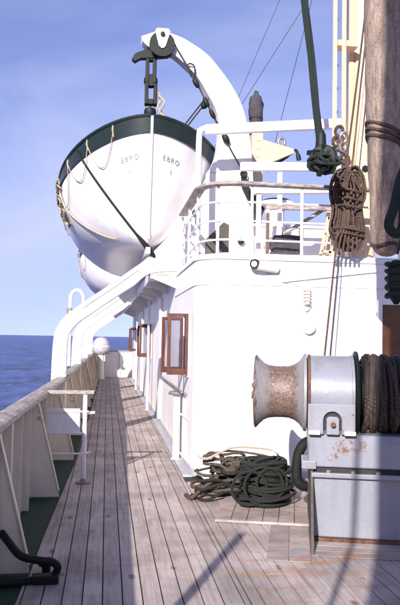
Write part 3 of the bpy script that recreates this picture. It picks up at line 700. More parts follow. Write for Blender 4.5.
MB().bar((0, 0, 0), (1.75, 0, 0.09), 0.12, 0.11).build("beam", WHITE, sp3, 0.01); MB().bar((0.1, 0, -0.055), (0.1, 0, -1.04), 0.06, 0.06).build("trestle_leg", WHITE, sp3); MB().bar((1.6, 0, 0.02), (1.6, 0, -1.04), 0.06, 0.06).build("trestle_leg", WHITE, sp3)
# ------------------------------------------------------------------ small crane with canvas bundle behind the rail
cr = thing("stores_crane", "cream painted small crane with short tapered jib beyond the white spars", "crane", (2.62, 12, TOPZ+0.06))
z0 = TOPZ+0.06
MB().box((-0.10, -0.10, 0), (0.10, 0.10, 5.42-z0)).build("post", CREAM, cr, 0.012); MB().box((-0.14, -0.14, 5.40-z0), (0.06, 0.14, 5.50-z0)).build("cap", CREAM, cr, 0.02)
MB().plate_xz([(0.103, 5.27-z0), (0.68, 5.13-z0), (0.68, 5.05-z0), (0.10, 4.78-z0)], -0.09, 0.09).build("jib", CREAM, cr, 0.01)
MB().tube([(0.47+0.06*math.cos(a), 0, 5.27-z0+0.07*math.sin(a)) for a in [2*math.pi*i/14 for i in range(14)]], 0.025, 8, True).build("eye", STEEL, cr)
MB().tube(catmull([(0.66, 0, 5.12-z0), (0.74, 0, 5.13-z0), (0.78, 0, 5.04-z0), (0.80, 0, 4.95-z0)], 5), [0.02]*5+[0.03]*5+[0.045]*6, 8).build("hook", BLACK, cr)
MB().bar((-0.12, 0, 5.1-z0), (-0.42, 0, 4.75-z0), 0.06, 0.05).build("brace", CREAM, cr)
MB().plate_xz([(0.10, 4.75-z0), (0.62, 5.02-z0), (0.60, 4.99-z0), (0.30, 4.78-z0), (0.22, 4.74-z0)], -0.02, 0.02).build("underside_black_strip", BLACK, cr)  # thin black strip along the underside of the jib
for z in (4.95, 5.1, 5.25): MB().box((-0.04, -0.112, z-z0-0.012), (0.05, -0.101, z-z0+0.012)).build("rung", CREAM, cr)
cb = thing("canvas_bundle", "dark canvas wrapped searchlight head standing up above the upper white spar", "cover", (2.60, 12, 5.50))
b = MB().lathe([(0.105, 0.0), (0.115, 0.15), (0.135, 0.30), (0.13, 0.45), (0.10, 0.56), (0.04, 0.63), (0.0, 0.64)], n=18)
b.v = [tuple(Vector(v)*(1+0.0)+Vector((0.016*math.sin(v[2]*19+v[1]*30), 0, 0.012*math.sin(v[0]*40)))) for v in b.v]; b.build("canvas", CANVAS, cb)
MB().tube(catmull([(-0.03, 0, 0.60), (-0.02, 0, 0.68), (0.03, 0, 0.66), (0.02, 0, 0.6)], 4), 0.016, 6).build("tie", CANVAS, cb)
MB().lathe([(0.121, 0.16), (0.128, 0.175), (0.121, 0.19)], n=18).build("lashing", WIRE, cb)
# mushroom vent, timber, locker, bundles behind the rail
mv = thing("mushroom_vent", "white mushroom ventilator with black topped cap behind the rail", "ventilator", (2.60, 10.4, TOPZ+0.06))
MB().lathe([(0.13, 0), (0.13, 1.04), (0.15, 1.06)], n=24).build("trunk", WHITE, mv); MB().lathe([(0.15, 1.06), (0.30, 1.07), (0.31, 1.10), (0.27, 1.13)], n=28).build("rim", WHITE, mv)
MB().lathe([(0.27, 1.131), (0.20, 1.17), (0.08, 1.19), (0.0, 1.195)], n=28).build("cap", BLACK, mv)
lk = thing("deck_locker", "low white deck locker standing behind the boat deck rail", "locker", (2.75, 10.9, TOPZ+0.06))
MB().box((-0.85, -0.35, 0), (0.75, 0.35, 0.76)).build("body", WHITE, lk, 0.01); MB().box((-0.88, -0.38, 0.762), (0.78, 0.38, 0.81)).build("lid", WHITE, lk, 0.012)
for xx in (-0.45, 0.3): MB().box((xx-0.04, -0.365, 0.62), (xx+0.04, -0.352, 0.76)).build("hasp", STEEL, lk)
oa = thing("oar", "weathered brown timber oar propped at a slant on the locker", "oar", (2.62, 9.9, 3.25))
MB().tube([(-0.05, 0, -0.03), (0.62, 0, 0.40)], 0.030, 8).build("loom", RAILW, oa); MB().plate_xz([(-0.02, 0.02), (-0.34, -0.22), (-0.29, -0.30), (0.02, -0.05)], -0.012, 0.012).build("blade", RAILW, oa, 0.006)
tb = thing("hand_spike", "brown level timber bar lying behind the rail under the mushroom cap", "bar", (2.30, 9.8, 3.61))
MB().bar((0, 0, 0), (1.0, 0, 0.02), 0.07, 0.065).build("bar", RAILW, tb, 0.01); MB().bar((0.02, 0, -0.034), (0.02, 0, -0.93), 0.05, 0.05).build("leg", CREAM, tb); MB().bar((0.95, 0, -0.02), (0.95, 0, -0.93), 0.05, 0.05).build("leg", CREAM, tb)
bd = thing("tarpaulin_bundle", "dark folded tarpaulin bundle on the boat deck at the foot of the rail", "bundle", (2.35, 8.9, TOPZ+0.06))
for i in range(3): MB().lathe([(0.02, -0.22), (0.075, -0.19), (0.085, 0), (0.07, 0.19), (0.02, 0.22)], (0.03*i, 0.05*i, 0.09+0.115*i), (1, 0.1*i, 0.06), 12).build("fold", CANVAS, bd)
fl = thing("floodlight", "small white horn shaped floodlight with black rim on the front wall edge", "floodlight", (1.70, FRONTY-0.10, 2.53))
MB().lathe([(0.035, -0.03), (0.058, -0.02), (0.062, 0.0), (0.058, 0.02), (0.035, 0.02)], (0, 0, 0), (-0.5, -0.86, 0), 20).build("rim", BLACK, fl)
MB().lathe([(0.05, 0.025), (0.055, 0.06), (0.05, 0.30), (0.03, 0.32)], (0.0, 0.0, -0.01), (0.95, 0.25, -0.12), 18).build("horn", WHITE, fl)
MB().box((0.08, 0.06, -0.10), (0.16, 0.098, 0.0)).build("bracket", WHITE, fl, 0.005)
MB().lathe([(0.0, -0.012), (0.03, -0.016), (0.036, -0.024)], (0, 0, 0), (0.5, 0.86, 0), 16).build("lens", LENS, fl)
ck = thing("boat_chock", "dark brown wooden wedge chock behind the curved corner of the rail", "chock", (1.60, 9.7, TOPZ+0.06))
MB().plate_xz([(-0.22, 0.0), (0.12, 0.0), (0.12, 0.62), (0.04, 0.66), (-0.22, 0.40)], -0.04, 0.04).build("wedge", GUSSET, ck, 0.008)
MB().box((-0.26, -0.07, 0.0), (0.16, -0.042, 0.06)).build("cleat", VARN, ck, 0.006)
fr_ = thing("clothes_frame", "tan wooden frame and straps behind the rail beside the mast", "frame", (3.22, 9.4, TOPZ+0.06))
for a, b in (((-0.25,0,0),(-0.1,0,0.75)), ((0.15,0,0),(-0.1,0,0.75)), ((-0.2,0,0.25),(0.1,0,0.22)), ((-0.15,0,0.5),(0.05,0,0.45)), ((-0.25,0,0.0),(0.12,0,0.5))): MB().bar(a, b, 0.05, 0.035).build("slat", CREAM, fr_)

# ------------------------------------------------------------------ mast, ladder and hanging gear
ma = thing("mast", "cream painted steel mast rising behind the rail at the right", "mast", (3.37, 8.75, TOPZ+0.06))
MB().tube([(0, 0, 0), (0, 0, 7.5)], [0.175, 0.155], 36).build("tube", CREAM, ma)
MB().box((-0.215, -0.10, 0.0), (-0.15, 0.03, 7.5)).build("casing", CREAM, ma, 0.008)
MB().lathe([(0.045, 0), (0.045, 0.02), (0, 0.024)], (-0.02, -0.165, 1.26), (0.1, -1, 0), 14).build("boss", BLACK, ma)
ld = thing("mast_ladder", "narrow cream steel ladder standing just left of the mast", "ladder", (2.93, 8.4, TOPZ+0.06))
for xx in (-0.068, 0.055): MB().box((xx-0.026, -0.02, 0), (xx+0.026, 0.02, 7.5)).build("rail", CREAM, ld, 0.004)
for i in range(22): MB().tube([(-0.055, -0.01, 0.35+i*0.31), (0.015, 0.10, 0.44+i*0.31)], 0.011, 6).build("rung", STEEL, ld)
for z in (0.9, 2.84): MB().box((-0.02, 0.021, z), (0.26, 0.20, z+0.08)).build("bracket", CREAM, ld, 0.005)
rc = thing("hung_rope_coil", "thick brown rope coil hung up and bound on the mast ladder", "rope coil", (2.80, 7.72, 3.25))
rnd = random.Random(3)
for i in range(30):
    w = 0.06+0.0125*(i % 8)+rnd.uniform(-0.02, 0.02); h = 0.40+rnd.uniform(-0.07, 0.10); dx = rnd.uniform(-0.07, 0.07); dy = -0.10+0.0075*i
    pts = []
    for k2 in range(22):
        a = 2*math.pi*k2/22; pin = 1-0.35*math.exp(-((math.sin(a)*h+0.02)/0.12)**2)
        pts.append((dx+w*1.35*pin*math.copysign(abs(math.cos(a))**0.7, math.cos(a))+rnd.uniform(-0.006, 0.006), dy+rnd.uniform(-0.012, 0.012), math.copysign(abs(math.sin(a))**0.9, math.sin(a))*h-0.03))
    MB().tube(catmull(pts, 2, True), 0.0135, 7, True).build("loop", ROPEB, rc)
for z in (0.16, 0.06, -0.03, -0.30, -0.36):
    MB().tube([((0.165 if z > -0.1 else 0.20)*math.cos(a), 0.16*math.sin(a), z+0.02*math.sin(a*2)) for a in [2*math.pi*i/20 for i in range(20)]], 0.0135, 7, True).build("binding", ROPEB, rc)
for i in range(6):
    x0 = -0.18+0.05*i
    MB().tube(catmull([(x0*0.5, -0.12, -0.25), (x0, -0.13, -0.42), (x0*1.15, -0.11, -0.56)], 5), 0.0135, 7).build("tail", ROPEB, rc)
MB().tube([(0.0, 0.02, 0.38), (0.03, 0.06, 0.62)], 0.02, 7).build("becket", ROPEB, rc)
pn = thing("belaying_gear", "rusty shackles and blocks clustered on the ladder above the brown coil", "rigging", (2.87, 8.28, 4.02))
for i, (dx, dz) in enumerate(((0, 0), (0.05, 0.09), (-0.04, 0.16), (0.06, 0.22), (0.0, 0.30), (-0.05, -0.09), (0.07, -0.06))):
    MB().tube([(dx+0.045*math.cos(a), -0.04+0.02*math.sin(a+i), dz+0.06*math.sin(a)) for a in [2*math.pi*k2/12 for k2 in range(12)]], 0.022, 6, True).build("shackle", STEEL if i % 2 else ROPEB, pn)
hr = thing("halyard", "dark halyard slanting down in front of the mast to the bound coil", "rope", (3.26, 8.3, 6.0))
MB().tube([(0.10, 0, 1.0), (-0.12, 0, -0.9), (-0.33, -0.1, -2.3)], 0.014, 6).build("rope", ROPEB, hr); MB().tube([(0.14, 0, 1.0), (-0.02, 0.0, -0.9), (-0.20, -0.1, -2.2)], 0.010, 6).build("rope", ROPET, hr)
wr = thing("hanging_line", "brown lines hanging down the front wall from the coil to the winch", "rope", (2.60, FRONTY-0.38, 2.9))
MB().tube([(0.06, 0.12, 0.1), (0.0, 0.06, -0.30), (-0.14, -0.02, -1.42), (-0.17, -0.05, -1.70)], 0.012, 6).build("line", ROPEB, wr); MB().tube([(0.09, 0.12, 0.1), (0.03, 0.04, -0.40), (-0.10, -0.02, -1.70)], 0.006, 6).build("line", WIRE, wr)
# heavy tackle hanging at the upper middle
tk = thing("cargo_tackle", "dark green tarred tackle hanging out of the sky with a heavy block", "tackle", (2.31, 7.2, 3.68))
for i in range(3):
    a0 = i*2.1
    MB().tube([(-0.02+0.02*math.cos(a0+k2*0.12)-0.315*k2/40, 0.02*math.sin(a0+k2*0.12), 0.16+2.65*k2/40) for k2 in range(41)], 0.026, 7).build("rope", TACK, tk)
MB().lathe([(0.03, 0.30), (0.055, 0.24), (0.06, 0.14), (0.07, 0.06)], (-0.01, 0, 0), n=14).build("becket", BLACK, tk)
bl = MB().lathe([(0.05, -0.09), (0.135, -0.085), (0.15, -0.05), (0.10, -0.03), (0.10, 0.03), (0.15, 0.05), (0.135, 0.085), (0.05, 0.09)], (0.02, 0, -0.02), (0.35, 0.9, 0.1), 26); bl.build("sheave_block", BLACK, tk)
for a in range(7): MB().bar((0.02+0.10*math.cos(a*0.9), -0.1, -0.02+0.10*math.sin(a*0.9)), (0.02+0.17*math.cos(a*0.9), 0.06, -0.02+0.17*math.sin(a*0.9)), 0.05, 0.05).build("cheek_lug", BLACK, tk)
rb = random.Random(21)
for i in range(8):
    n_ = Vector((rb.uniform(-1, 1), rb.uniform(-0.6, 0.6), rb.uniform(-1, 1))).normalized(); a_ = n_.orthogonal().normalized(); b_ = n_.cross(a_); rr = rb.uniform(0.11, 0.155)
    c0 = Vector((0.02+rb.uniform(-0.05, 0.05), rb.uniform(-0.08, 0.02), -0.03+rb.uniform(-0.05, 0.05)))
    MB().tube([c0+(a_*math.cos(t)*rr+b_*math.sin(t)*rr*0.8)*(1+0.12*math.sin(3*t+i)) for t in [2*math.pi*q/20 for q in range(20)]], 0.020, 6, True).build("lashing", TACK, tk)
# canvas wrapped boom
bo = thing("canvas_boom", "big grey canvas wrapped derrick boom hanging upright at the right edge", "boom", (2.80, 6.5, 2.50))
prof = []; NB = 60
b = MB(); vs = []; nn = 40
zs_ = [0.0, 0.01, 0.03, 0.055, 0.085, 0.115]+[0.15+6.35*i/(NB-6) for i in range(NB-5)]
for z in zs_:
    zc_ = min(z, 0.14); rr = 0.145*math.sqrt(max(0.0, 1-(1-zc_/0.14)**2))+0.005+0.165*min(1, max(0, z-0.10)/2.4)**0.8
    cx = -0.03+0.10*min(1, z/2.6)
    for k2 in range(nn):
        a = 2*math.pi*k2/nn
        wv = 1+0.012*math.sin(a*5+z*14+2*math.sin(z*3))+0.03*math.sin(2*a+z*1.3)+0.025*math.sin(3*a+z*2.1)+0.018*math.sin(7*a-z*3.7)+0.012*math.sin(z*9+a*2)
        vs.append((cx+rr*wv*math.cos(a), rr*wv*math.sin(a), z))
b.add(vs, [(i*nn+k2, i*nn+(k2+1) % nn, (i+1)*nn+(k2+1) % nn, (i+1)*nn+k2) for i in range(NB) for k2 in range(nn)], True)
b.add(vs[:nn], [tuple(range(nn))]); b.build("canvas", BOOMM, bo)
for z0_, tilt in ((1.12, 0.75), (1.17, 0.82), (1.07, 0.70), (0.10, 0.12)):
    r_ = (0.148+0.165*((max(z0_, 0.1)-0.10)/2.4)**0.8)*1.05; cx = -0.03+0.10*z0_/2.6
    MB().tube([(cx+r_*math.cos(a), r_*math.sin(a), z0_-tilt*r_*math.cos(a)*1.0+0.02*math.sin(3*a)) for a in [2*math.pi*i/30 for i in range(30)]], 0.019, 7, True).build("lashing", ROPEB, bo)
ht = thing("boom_tackle", "dark green sling and block hanging against the canvas boom at the frame edge", "tackle", (2.51, 5.75, 2.63))
MB().tube(catmull([(0.13, 0, 0.62), (0.06, 0, 0.45), (0.0, -0.02, 0.22), (-0.05, -0.02, 0.05), (0.02, -0.02, -0.02), (0.09, 0, 0.05), (0.10, 0, 0.25), (0.14, 0, 0.5), (0.14, 0, 0.7)], 6), 0.045, 8).build("sling", TACK, ht)
MB().tube([(0.09, 0, 0.0), (0.04, 0, -0.20)], 0.012, 6).build("line", WIRE, ht)
MB().lathe([(0.02, -0.27), (0.07, -0.20), (0.085, -0.08), (0.075, 0.06), (0.04, 0.12), (0.0, 0.13)], (0.03, 0, -0.38), n=14).build("block", BLACK, ht)
for i in range(5): MB().tube([(0.03+0.085*math.cos(a), 0.085*math.sin(a), -0.57+0.07*i+0.012*math.sin(a*2+i)) for a in [2*math.pi*k2/14 for k2 in range(14)]], 0.02, 6, True).build("lashing", TACK, ht)

# ------------------------------------------------------------------ winch (turned a little to the planking)
WR = R(-15.6); WO = Vector((1.728, 5.533, 0))
wi = thing("winch", "grey painted cargo winch with rusty flared warping drum standing on the deck", "winch", WO, WR)
AXV, AXZ = 0.31, 1.19
MB().box((0, 0, 0.03), (1.7, 1.0, 0.555)).build("pedestal", GREYP, wi, 0.01)
MB().box((0.01, 0.01, 0.557), (1.69, 0.99, 0.60)).build("gap_shade", CAULK_GAP, wi)  # black filler draws the shaded gap under the bed plate as colour
up_ = MB().prism([(-0.02, 0.602), (-0.02, 0.80), (0.03, 0.868), (0.97, 0.868), (1.02, 0.80), (1.02, 0.602)], lambda p: (-0.045, p[0], p[1]), lambda p: (1.72, p[0], p[1]))
up_.build("bed_plate", GREYP, wi, 0.014, 3)
MB().box((-0.10, -0.045, 0.585), (0.02, 0.25, 0.655)).build("holding_lug", GREYP, wi, 0.008)
MB().box((-0.02, -0.05, 0.522), (1.72, -0.002, 0.560)).build("flange", GREYP, wi, 0.006)
MB().prism([(-0.42, 0.0), (-0.40, 0.03), (-0.05, 0.50), (0.0, 0.585), (1.0, 0.585), (1.0, 0.0)], lambda p: (-0.026, p[0], p[1]), lambda p: (-0.002, p[0], p[1])).build("side_gusset", GUSSET, wi, 0.004)
MB().box((-0.004, -0.035, 0.0), (1.7, 0.6, 0.029)).build("foot_flange", RUSTY, wi, 0.004)
for i in range(8): MB().lathe([(0.022, 0.0), (0.022, 0.022), (0.0, 0.026)], (0.12+i*0.2, -0.026, 0.559), (0, 0, 1), 6, False).build("bolt", STEEL, wi)
# drum cover, open at the foot round the bearing
cv = MB(); RCV = 0.325; a0, a1 = R(-62), R(215); NS = 40
vs = []
for i in range(NS+1):
    a = a0+(a1-a0)*i/NS; c_, s_ = -math.cos(a), math.sin(a)
    for (u, rr) in ((-0.052, RCV), (0.338, RCV), (0.338, RCV-0.03), (-0.052, RCV-0.03)): vs.append((u, AXV+rr*c_, AXZ+rr*s_))
fs = [(i*4+k2, i*4+(k2+1) % 4, (i+1)*4+(k2+1) % 4, (i+1)*4+k2) for i in range(NS) for k2 in range(4)]
cv.add(vs, fs, True); cvo = cv.build("drum_cover", GREYP, wi)
es = cvo.modifiers.new("edges", 'EDGE_SPLIT'); es.split_angle = R(40)
front_y = AXV-RCV
skp = [(-0.052, 0.871), (0.075, 0.871), (0.075, 0.975)] + [(0.15-0.075*math.cos(math.pi*i/10), 0.985+0.075*math.sin(math.pi*i/10)) for i in range(11)] + [(0.225, 0.975), (0.225, 0.871), (0.338, 0.871), (0.338, 1.12), (-0.052, 1.12)]
MB().plate_xz(skp, front_y-0.008, front_y+0.022).build("cover_skirt", GREYP, wi, 0.006)
MB().plate_xz([(0.07, 0.90), (0.23, 0.90), (0.23, 1.08), (0.07, 1.08)], front_y+0.024, front_y+0.03).build("recess_shade", CAULK_GAP, wi)  # black plate standing in for the shade inside the bearing slot
MB().plate_xz([(0.10, 0.871), (0.205, 0.871), (0.205, 1.0), (0.19, 1.02), (0.115, 1.02), (0.10, 1.0)], front_y-0.03, front_y+0.02).build("bearing_block", GREYP, wi, 0.01)
MB().lathe([(0.024, 0), (0.024, 0.022), (0.014, 0.024), (0.014, 0.045), (0, 0.047)], (0.155, front_y-0.03, 0.955), (0, -1, 0), 6, False).build("bolt", RUSTY, wi)
for uu in (-0.045, 0.245): MB().box((uu, front_y-0.05, 0.87), (uu+0.095, front_y-0.01, 0.905)).build("cover_foot", BULW, wi, 0.006)
for uu in (-0.0525, 0.312):
    MB().lathe([(RCV-0.004, 0), (RCV+0.010, 0.004), (RCV+0.010, 0.022), (RCV-0.004, 0.026)], (uu, AXV, AXZ), (1, 0, 0), 48).build("cover_rim", RUSTY if uu < 0 else GREYP, wi)
# warping drum and shaft
wp = [(0.06, -0.46), (0.20, -0.475), (0.285, -0.50), (0.312, -0.512), (0.322, -0.505), (0.318, -0.495), (0.285, -0.465), (0.252, -0.43), (0.234, -0.39), (0.226, -0.34), (0.224, -0.27), (0.228, -0.21), (0.245, -0.165), (0.275, -0.125), (0.315, -0.095), (0.338, -0.085), (0.340, -0.062), (0.30, -0.056)]
MB().lathe(wp, (0, AXV, AXZ), (1, 0, 0), 56).build("warping_drum", DRUMR, wi)
MB().lathe([(0.07, -0.54), (0.07, 1.9)], (0, AXV, AXZ), (1, 0, 0), 20).build("shaft", STEEL, wi)
MB().lathe([(0.20, 0.345), (0.365, 0.348), (0.372, 0.36), (0.365, 0.375), (0.24, 0.38), (0.22, 0.40), (0.22, 1.5), (0.37, 1.52), (0.37, 1.56), (0.2, 1.57)], (0, AXV, AXZ), (1, 0, 0), 48).build("rope_drum", BLACK, wi)
MB().box((1.58, 0.05, 0.87), (1.68, 0.6, 1.30)).build("bearing_stand", GREYP, wi, 0.01)
# wire wound on the drum
wrp = thing("wound_rope", "dark greased rope wound in uneven turns on the winch drum", "rope", WO, WR)
rnd = random.Random(11)
for lay, (r0, ua, ub) in enumerate(((0.245, 0.40, 1.49), (0.285, 0.40, 1.49), (0.318, 0.42, 0.80), (0.322, 0.9, 1.45))):
    turns = int((ub-ua)/0.036); pts = []
    for t in range(turns*18):
        a = 2*math.pi*t/18; u = ua+(ub-ua)*t/(turns*18)
        pts.append((u+0.012*math.sin(a*0.5+lay)+0.010*math.sin(a*0.173), AXV+(r0+0.008*math.sin(t*0.21+lay))*math.cos(a), AXZ+(r0+0.008*math.sin(t*0.21+lay))*math.sin(a)))
    MB().tube(pts, 0.0195, 6).build("turns", WIRE, wrp)
for i in range(7):
    u0 = 0.42+0.05*i; r_ = 0.335; pts = []
    for t in range(27): a = R(40)+R(280)*t/26; pts.append((u0+0.06*math.sin(t*0.16+i*1.3), AXV+r_*math.cos(a), AXZ+r_*math.sin(a)))
    MB().tube(pts, 0.018, 6).build("loose_turn", WIREB if i % 3 else WIRE, wrp)
# boards round the winch: a low pad under the coils, and the margin boards
WM = Matrix.Translation(WO) @ Matrix.Rotation(WR, 4, 'Z')
pad = thing("deck_pad", "low wooden pad of short boards under the coiled rope by the winch", "wooden pad", (0, 0, 0))
for i in range(6):
    u0 = -0.86+0.142*i
    y0_ = 0.20 if u0 < -0.3 else 0.20
    MB().box((u0, 0.40, 0.004), (u0+0.137, 1.55, 0.026), WM).build("board", PADW, pad, 0.003, 1)
MB().box((-0.86, 0.375, 0.004), (-0.02, 0.398, 0.027), WM).build("edging", PADW, pad, 0.003, 1)
mbd = thing("winch_margin", "worn rust stained margin boards let into the deck round the winch foot", "margin boards", (0, 0, 0))
for a, b in (((-0.19, -0.60), (-0.03, 0.36)), ((-0.36, -0.60), (-0.196, 0.36))):
    MB().box((*a, 0.002), (*b, 0.007), WM).build("board", PADW, mbd, 0.002, 1)
for i in range(3): MB().box((-0.024, -0.425+0.128*i, 0.002), (2.2, -0.425+0.128*i+0.124, 0.007), WM).build("board", PADW, mbd, 0.003, 1)
# bent rubber chute by the winch
bh = thing("bent_hose", "thick black rubber hose bent over behind the left end of the winch", "hose", (1.80, 6.15, 0))
MB().tube(catmull([(0.18, 0.08, 0.66), (0.10, 0.04, 0.71), (0.02, 0, 0.685), (-0.025, 0, 0.60), (-0.04, 0, 0.48), (-0.035, 0.0, 0.37), (0.02, 0.0, 0.31), (0.14, 0.03, 0.30)], 7), 0.047, 12).build("hose", RUBBER, bh)
MB().box((0.06, -0.05, 0.24), (0.12, 0.09, 0.36)).build("coupling", STEEL, bh, 0.01)
# hose coil and rope heap
hc = thing("tarred_rope_coil", "stack of black tarred rope coiled on the low wooden pad", "rope coil", (1.585, 6.72, 0.034))
rnd = random.Random(5)
for i in range(26):
    r_ = 0.265+rnd.uniform(-0.065, 0.04)-0.002*i; z = 0.02+0.0142*i; ox, oy = rnd.uniform(-0.03, 0.03), rnd.uniform(-0.03, 0.03); tx, ty = rnd.uniform(-0.09, 0.09), rnd.uniform(-0.09, 0.09); ph = rnd.uniform(0, 6)
    pts = []
    for k2 in range(30):
        a = 2*math.pi*k2/30; rr = r_*(1+0.05*math.sin(2*a+ph))
        pts.append((ox+rr*math.cos(a), oy+rr*math.sin(a), max(0.02, z+tx*rr*math.cos(a)+ty*rr*math.sin(a)+0.008*math.sin(3*a+ph))))
    MB().tube(pts, 0.0155, 7, True).build("loop", HAWSER, hc)
for r_, ox, tl_, zc in ((0.19, -0.06, 0.95, 0.21), (0.17, -0.20, 0.9, 0.19), (0.15, 0.02, 1.0, 0.24)):
    pts = [(ox+r_*math.cos(a), -0.26-0.012*math.sin(a)*tl_-0.0, zc+r_*0.95*math.sin(a)) for a in [2*math.pi*i/28 for i in range(28)]]
    MB().tube(pts, 0.0145, 7, True).build("hanging_loop", HAWSER, hc)
for i in range(8):
    r_ = 0.21-0.012*i; tx = rnd.uniform(-0.35, 0.35); ty = rnd.uniform(-0.25, 0.25); ox = rnd.uniform(-0.05, 0.05)
    MB().tube([(ox+r_*math.cos(a)*1.1, r_*math.sin(a), 0.35+0.006*i+r_*(tx*math.cos(a)+ty*math.sin(a))) for a in [2*math.pi*k2/24 for k2 in range(24)]], 0.0155, 7, True).build("inner_loop", HAWSER, hc)
rh = thing("rope_heap", "tangled heap of brown rope lying behind the black rope coil", "rope heap", (1.47, 7.22, 0.0))
rnd = random.Random(9)
def loop(cx, cy, rx, ry, z, tilt, ph, r_, m_, nm="rope_loop"):
    pts = []
    for k2 in range(26):
        a = 2*math.pi*k2/26; wob = 1+0.09*math.sin(3*a+ph)+0.05*math.sin(5*a+2*ph)
        pts.append((cx+rx*wob*math.cos(a), cy+ry*wob*math.sin(a), max(0.02, z+tilt*math.cos(a+ph)+0.02*math.sin(4*a+ph))))
    MB().tube(pts, r_, 6, True).build(nm, m_, rh)
for i in range(24): loop(rnd.uniform(-0.16, 0.14), rnd.uniform(-0.12, 0.12), rnd.uniform(0.16, 0.42), rnd.uniform(0.12, 0.26), 0.03+0.014*i+rnd.uniform(-0.02, 0.02), rnd.uniform(0.0, 0.06), rnd.uniform(0, 6), rnd.uniform(0.013, 0.019), ROPEW if i % 4 else HAWSER)
for i in range(9):        # knotted clumps on top
    x0, y0_ = rnd.uniform(-0.28, 0.30), rnd.uniform(-0.18, 0.05); pts = []
    for t in range(8): pts.append((x0+rnd.uniform(-0.11, 0.11), y0_+rnd.uniform(-0.08, 0.08), 0.30+rnd.uniform(-0.05, 0.10)))
    MB().tube(catmull(pts, 4), 0.015, 6).build("tangle", ROPEB if i % 2 else ROPEW, rh)
for i in range(3): loop(-0.36+0.05*i, -0.20+0.04*i, 0.20+0.03*i, 0.15, 0.05+0.05*i, 0.05, i*1.3, 0.016, HAWSER)
MB().tube(catmull([(-0.50, -0.10, 0.42), (-0.40, -0.14, 0.40), (-0.15, -0.10, 0.50), (0.12, -0.10, 0.50), (0.32, -0.12, 0.46), (0.42, -0.16, 0.30)], 6), 0.013, 6).build("rope_end", ROPET, rh)
MB().tube(catmull([(-0.46, -0.02, 0.38), (-0.2, -0.05, 0.46), (0.1, -0.10, 0.44), (0.3, -0.12, 0.40)], 6), 0.012, 6).build("rope_end", ROPEB, rh)
MB().tube(catmull([(-0.30, -0.20, 0.22), (-0.48, -0.24, 0.10), (-0.58, -0.26, 0.025), (-0.62, -0.10, 0.02)], 6), 0.022, 6).build("rope_end", ROPEB, rh)

# ------------------------------------------------------------------ gate across the gap in front of the davit
ga = thing("deck_gate", "small white gate with wooden top bar standing out from the bulwark", "gate", (-0.225, 7.85, 0))
MB().bar((-0.42, 0, 1.015), (0.10, 0, 1.015), 0.07, 0.042).build("top_bar", RAILW, ga, 0.008)
MB().tube([(0, 0, 0.02), (0, 0, 0.99)], 0.025, 12).build("post", WHITE, ga); MB().lathe([(0.085, 0.003), (0.085, 0.014), (0.04, 0.022), (0.026, 0.05)], n=20).build("foot_plate", STEEL, ga)
MB().box((-0.425, -0.010, 0.555), (-0.055, 0.010, 0.83)).build("panel", WHITE, ga, 0.004)
for z in (0.80, 0.56, 0.33): MB().tube([(-0.44, -0.018, z), (0.04 if z < 0.5 or z > 0.7 else 0.0, -0.018, z)], 0.011, 8).build("cross_bar", WHITE, ga)
MB().tube([(-0.03, 0.025, 0.775), (0.11, 0.025, 0.785)], 0.016, 8).build("latch", WHITE, ga); MB().tube([(-0.03, 0, 0.33), (0.08, 0, 0.34)], 0.013, 8).build("latch", WHITE, ga)
# mooring hose hoop at the bulwark foot
mr = thing("hose_hoop", "black green pipe hoop and clamp on the waterway at the bulwark foot", "pipe", (-0.62, 4.75, 0.0))
MB().tube(catmull([(-0.06, 0.10, 0.30), (0.0, 0.02, 0.26), (0.09, -0.05, 0.19), (0.22, -0.05, 0.155), (0.29, -0.03, 0.14), (0.33, 0.0, 0.09), (0.29, 0.0, 0.03), (0.18, -0.03, 0.02), (-0.05, -0.08, 0.02)], 6), 0.026, 10).build("pipe", RUBBER, mr)
MB().box((0.16, -0.07, 0.0), (0.34, 0.02, 0.055)).build("clamp", RUBBER, mr, 0.01); MB().lathe([(0.03, 0), (0.03, 0.05), (0.055, 0.055), (0.055, 0.085), (0.0, 0.09)], (0.24, 0.17, 0.0), n=14).build("stud", RUBBER, mr)
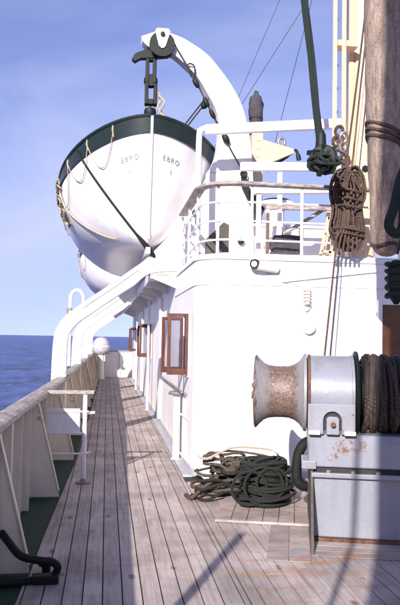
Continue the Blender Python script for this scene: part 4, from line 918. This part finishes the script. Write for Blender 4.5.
# gooseneck vent outside the davit, dome at the far end
gn = thing("gooseneck_vent", "white gooseneck vent pipe bent over beyond the nearest davit curve", "vent pipe", (-0.72, 13.4, 0.03))
MB().tube([(0, 0, 1.04), (0, 0, 2.32)]+[(0.125-0.125*math.cos(math.pi*i/12), 0, 2.34+0.17*math.sin(math.pi*i/12)) for i in range(13)]+[(0.25, 0, 2.15)], 0.035, 12).build("pipe", WHITE, gn)
MB().lathe([(0.05, 2.02), (0.06, 2.03), (0.06, 2.13), (0.05, 2.14)], n=14).build("collar", STEEL, gn); MB().box((-0.09, -0.04, 2.12), (0.03, 0.04, 2.17)).build("clip", STEEL, gn)
dm = thing("domed_vent", "grey white domed ventilator on a pedestal at the far end of the deck", "ventilator", (-0.21, 26.9, 0))
MB().lathe([(0.16, 0.0), (0.14, 0.1), (0.12, 0.85), (0.15, 0.92)], n=20).build("pedestal", WHITE, dm)
MB().lathe([(0.12, 0.92), (0.26, 0.99), (0.33, 1.12), (0.345, 1.27), (0.31, 1.44), (0.20, 1.58), (0.08, 1.62), (0.0, 1.63)], n=28).build("dome", GUTTERG, dm)
MB().lathe([(0.345, 1.24), (0.352, 1.26), (0.345, 1.28)], n=28).build("band", WHITE, dm)
MB().box((0.22, -0.2, 0.95), (0.36, 0.1, 1.02)).build("bracket", RUSTY, dm)

# ------------------------------------------------------------------ gear behind the photographer that shades the winch
kp = thing("kingpost", "cream steel kingpost on the deck close by the bulwark, out of the photograph", "mast", (-0.412, -1.0, 0))
MB().lathe([(0.40, 0), (0.40, 0.04), (0.31, 0.06), (0.30, 8.6), (0.0, 8.65)], n=32).build("post", CREAM, kp)
aw = thing("awning_stanchion", "white awning stanchion on the bulwark beside the camera, out of the photograph", "stanchion", (-0.86, 1.37, 0))
MB().tube([(0, 0, 1.03), (0, 0, 2.16)], 0.038, 10).build("pole", WHITE, aw); MB().lathe([(0.07, 1.03), (0.07, 1.06), (0.04, 1.08)], n=14).build("socket", WHITE, aw)
sy = thing("backstay", "wire backstay beside the kingpost, out of the photograph", "wire", (-0.62, 0.2, 0))
MB().tube([(0.10, 0.0, 0.0), (0.25, -0.5, 8.0)], 0.022, 8).build("wire", WIRE, sy)
# ------------------------------------------------------------------ standing rigging in the sky
for i, (a, b, lab) in enumerate((((2.30, 16, 6.0), (6.2, 16, 12.5), "thin wire stay slanting up to the right behind the davit head"),
                                 ((3.3, 14, 5.2), (4.6, 14, 10.5), "thin wire stay steep in the sky beside the tarred tackle"),
                                 ((2.9, 18, 7.0), (5.3, 18, 13.0), "thin wire stay rising from the davit arm to the top of the sky"))):
    s_ = thing("wire_stay", lab, "wire", a, group="wire stays in the sky")
    MB().tube([(0, 0, 0), Vector(b)-Vector(a)], 0.007, 5).build("wire", WIRE, s_)
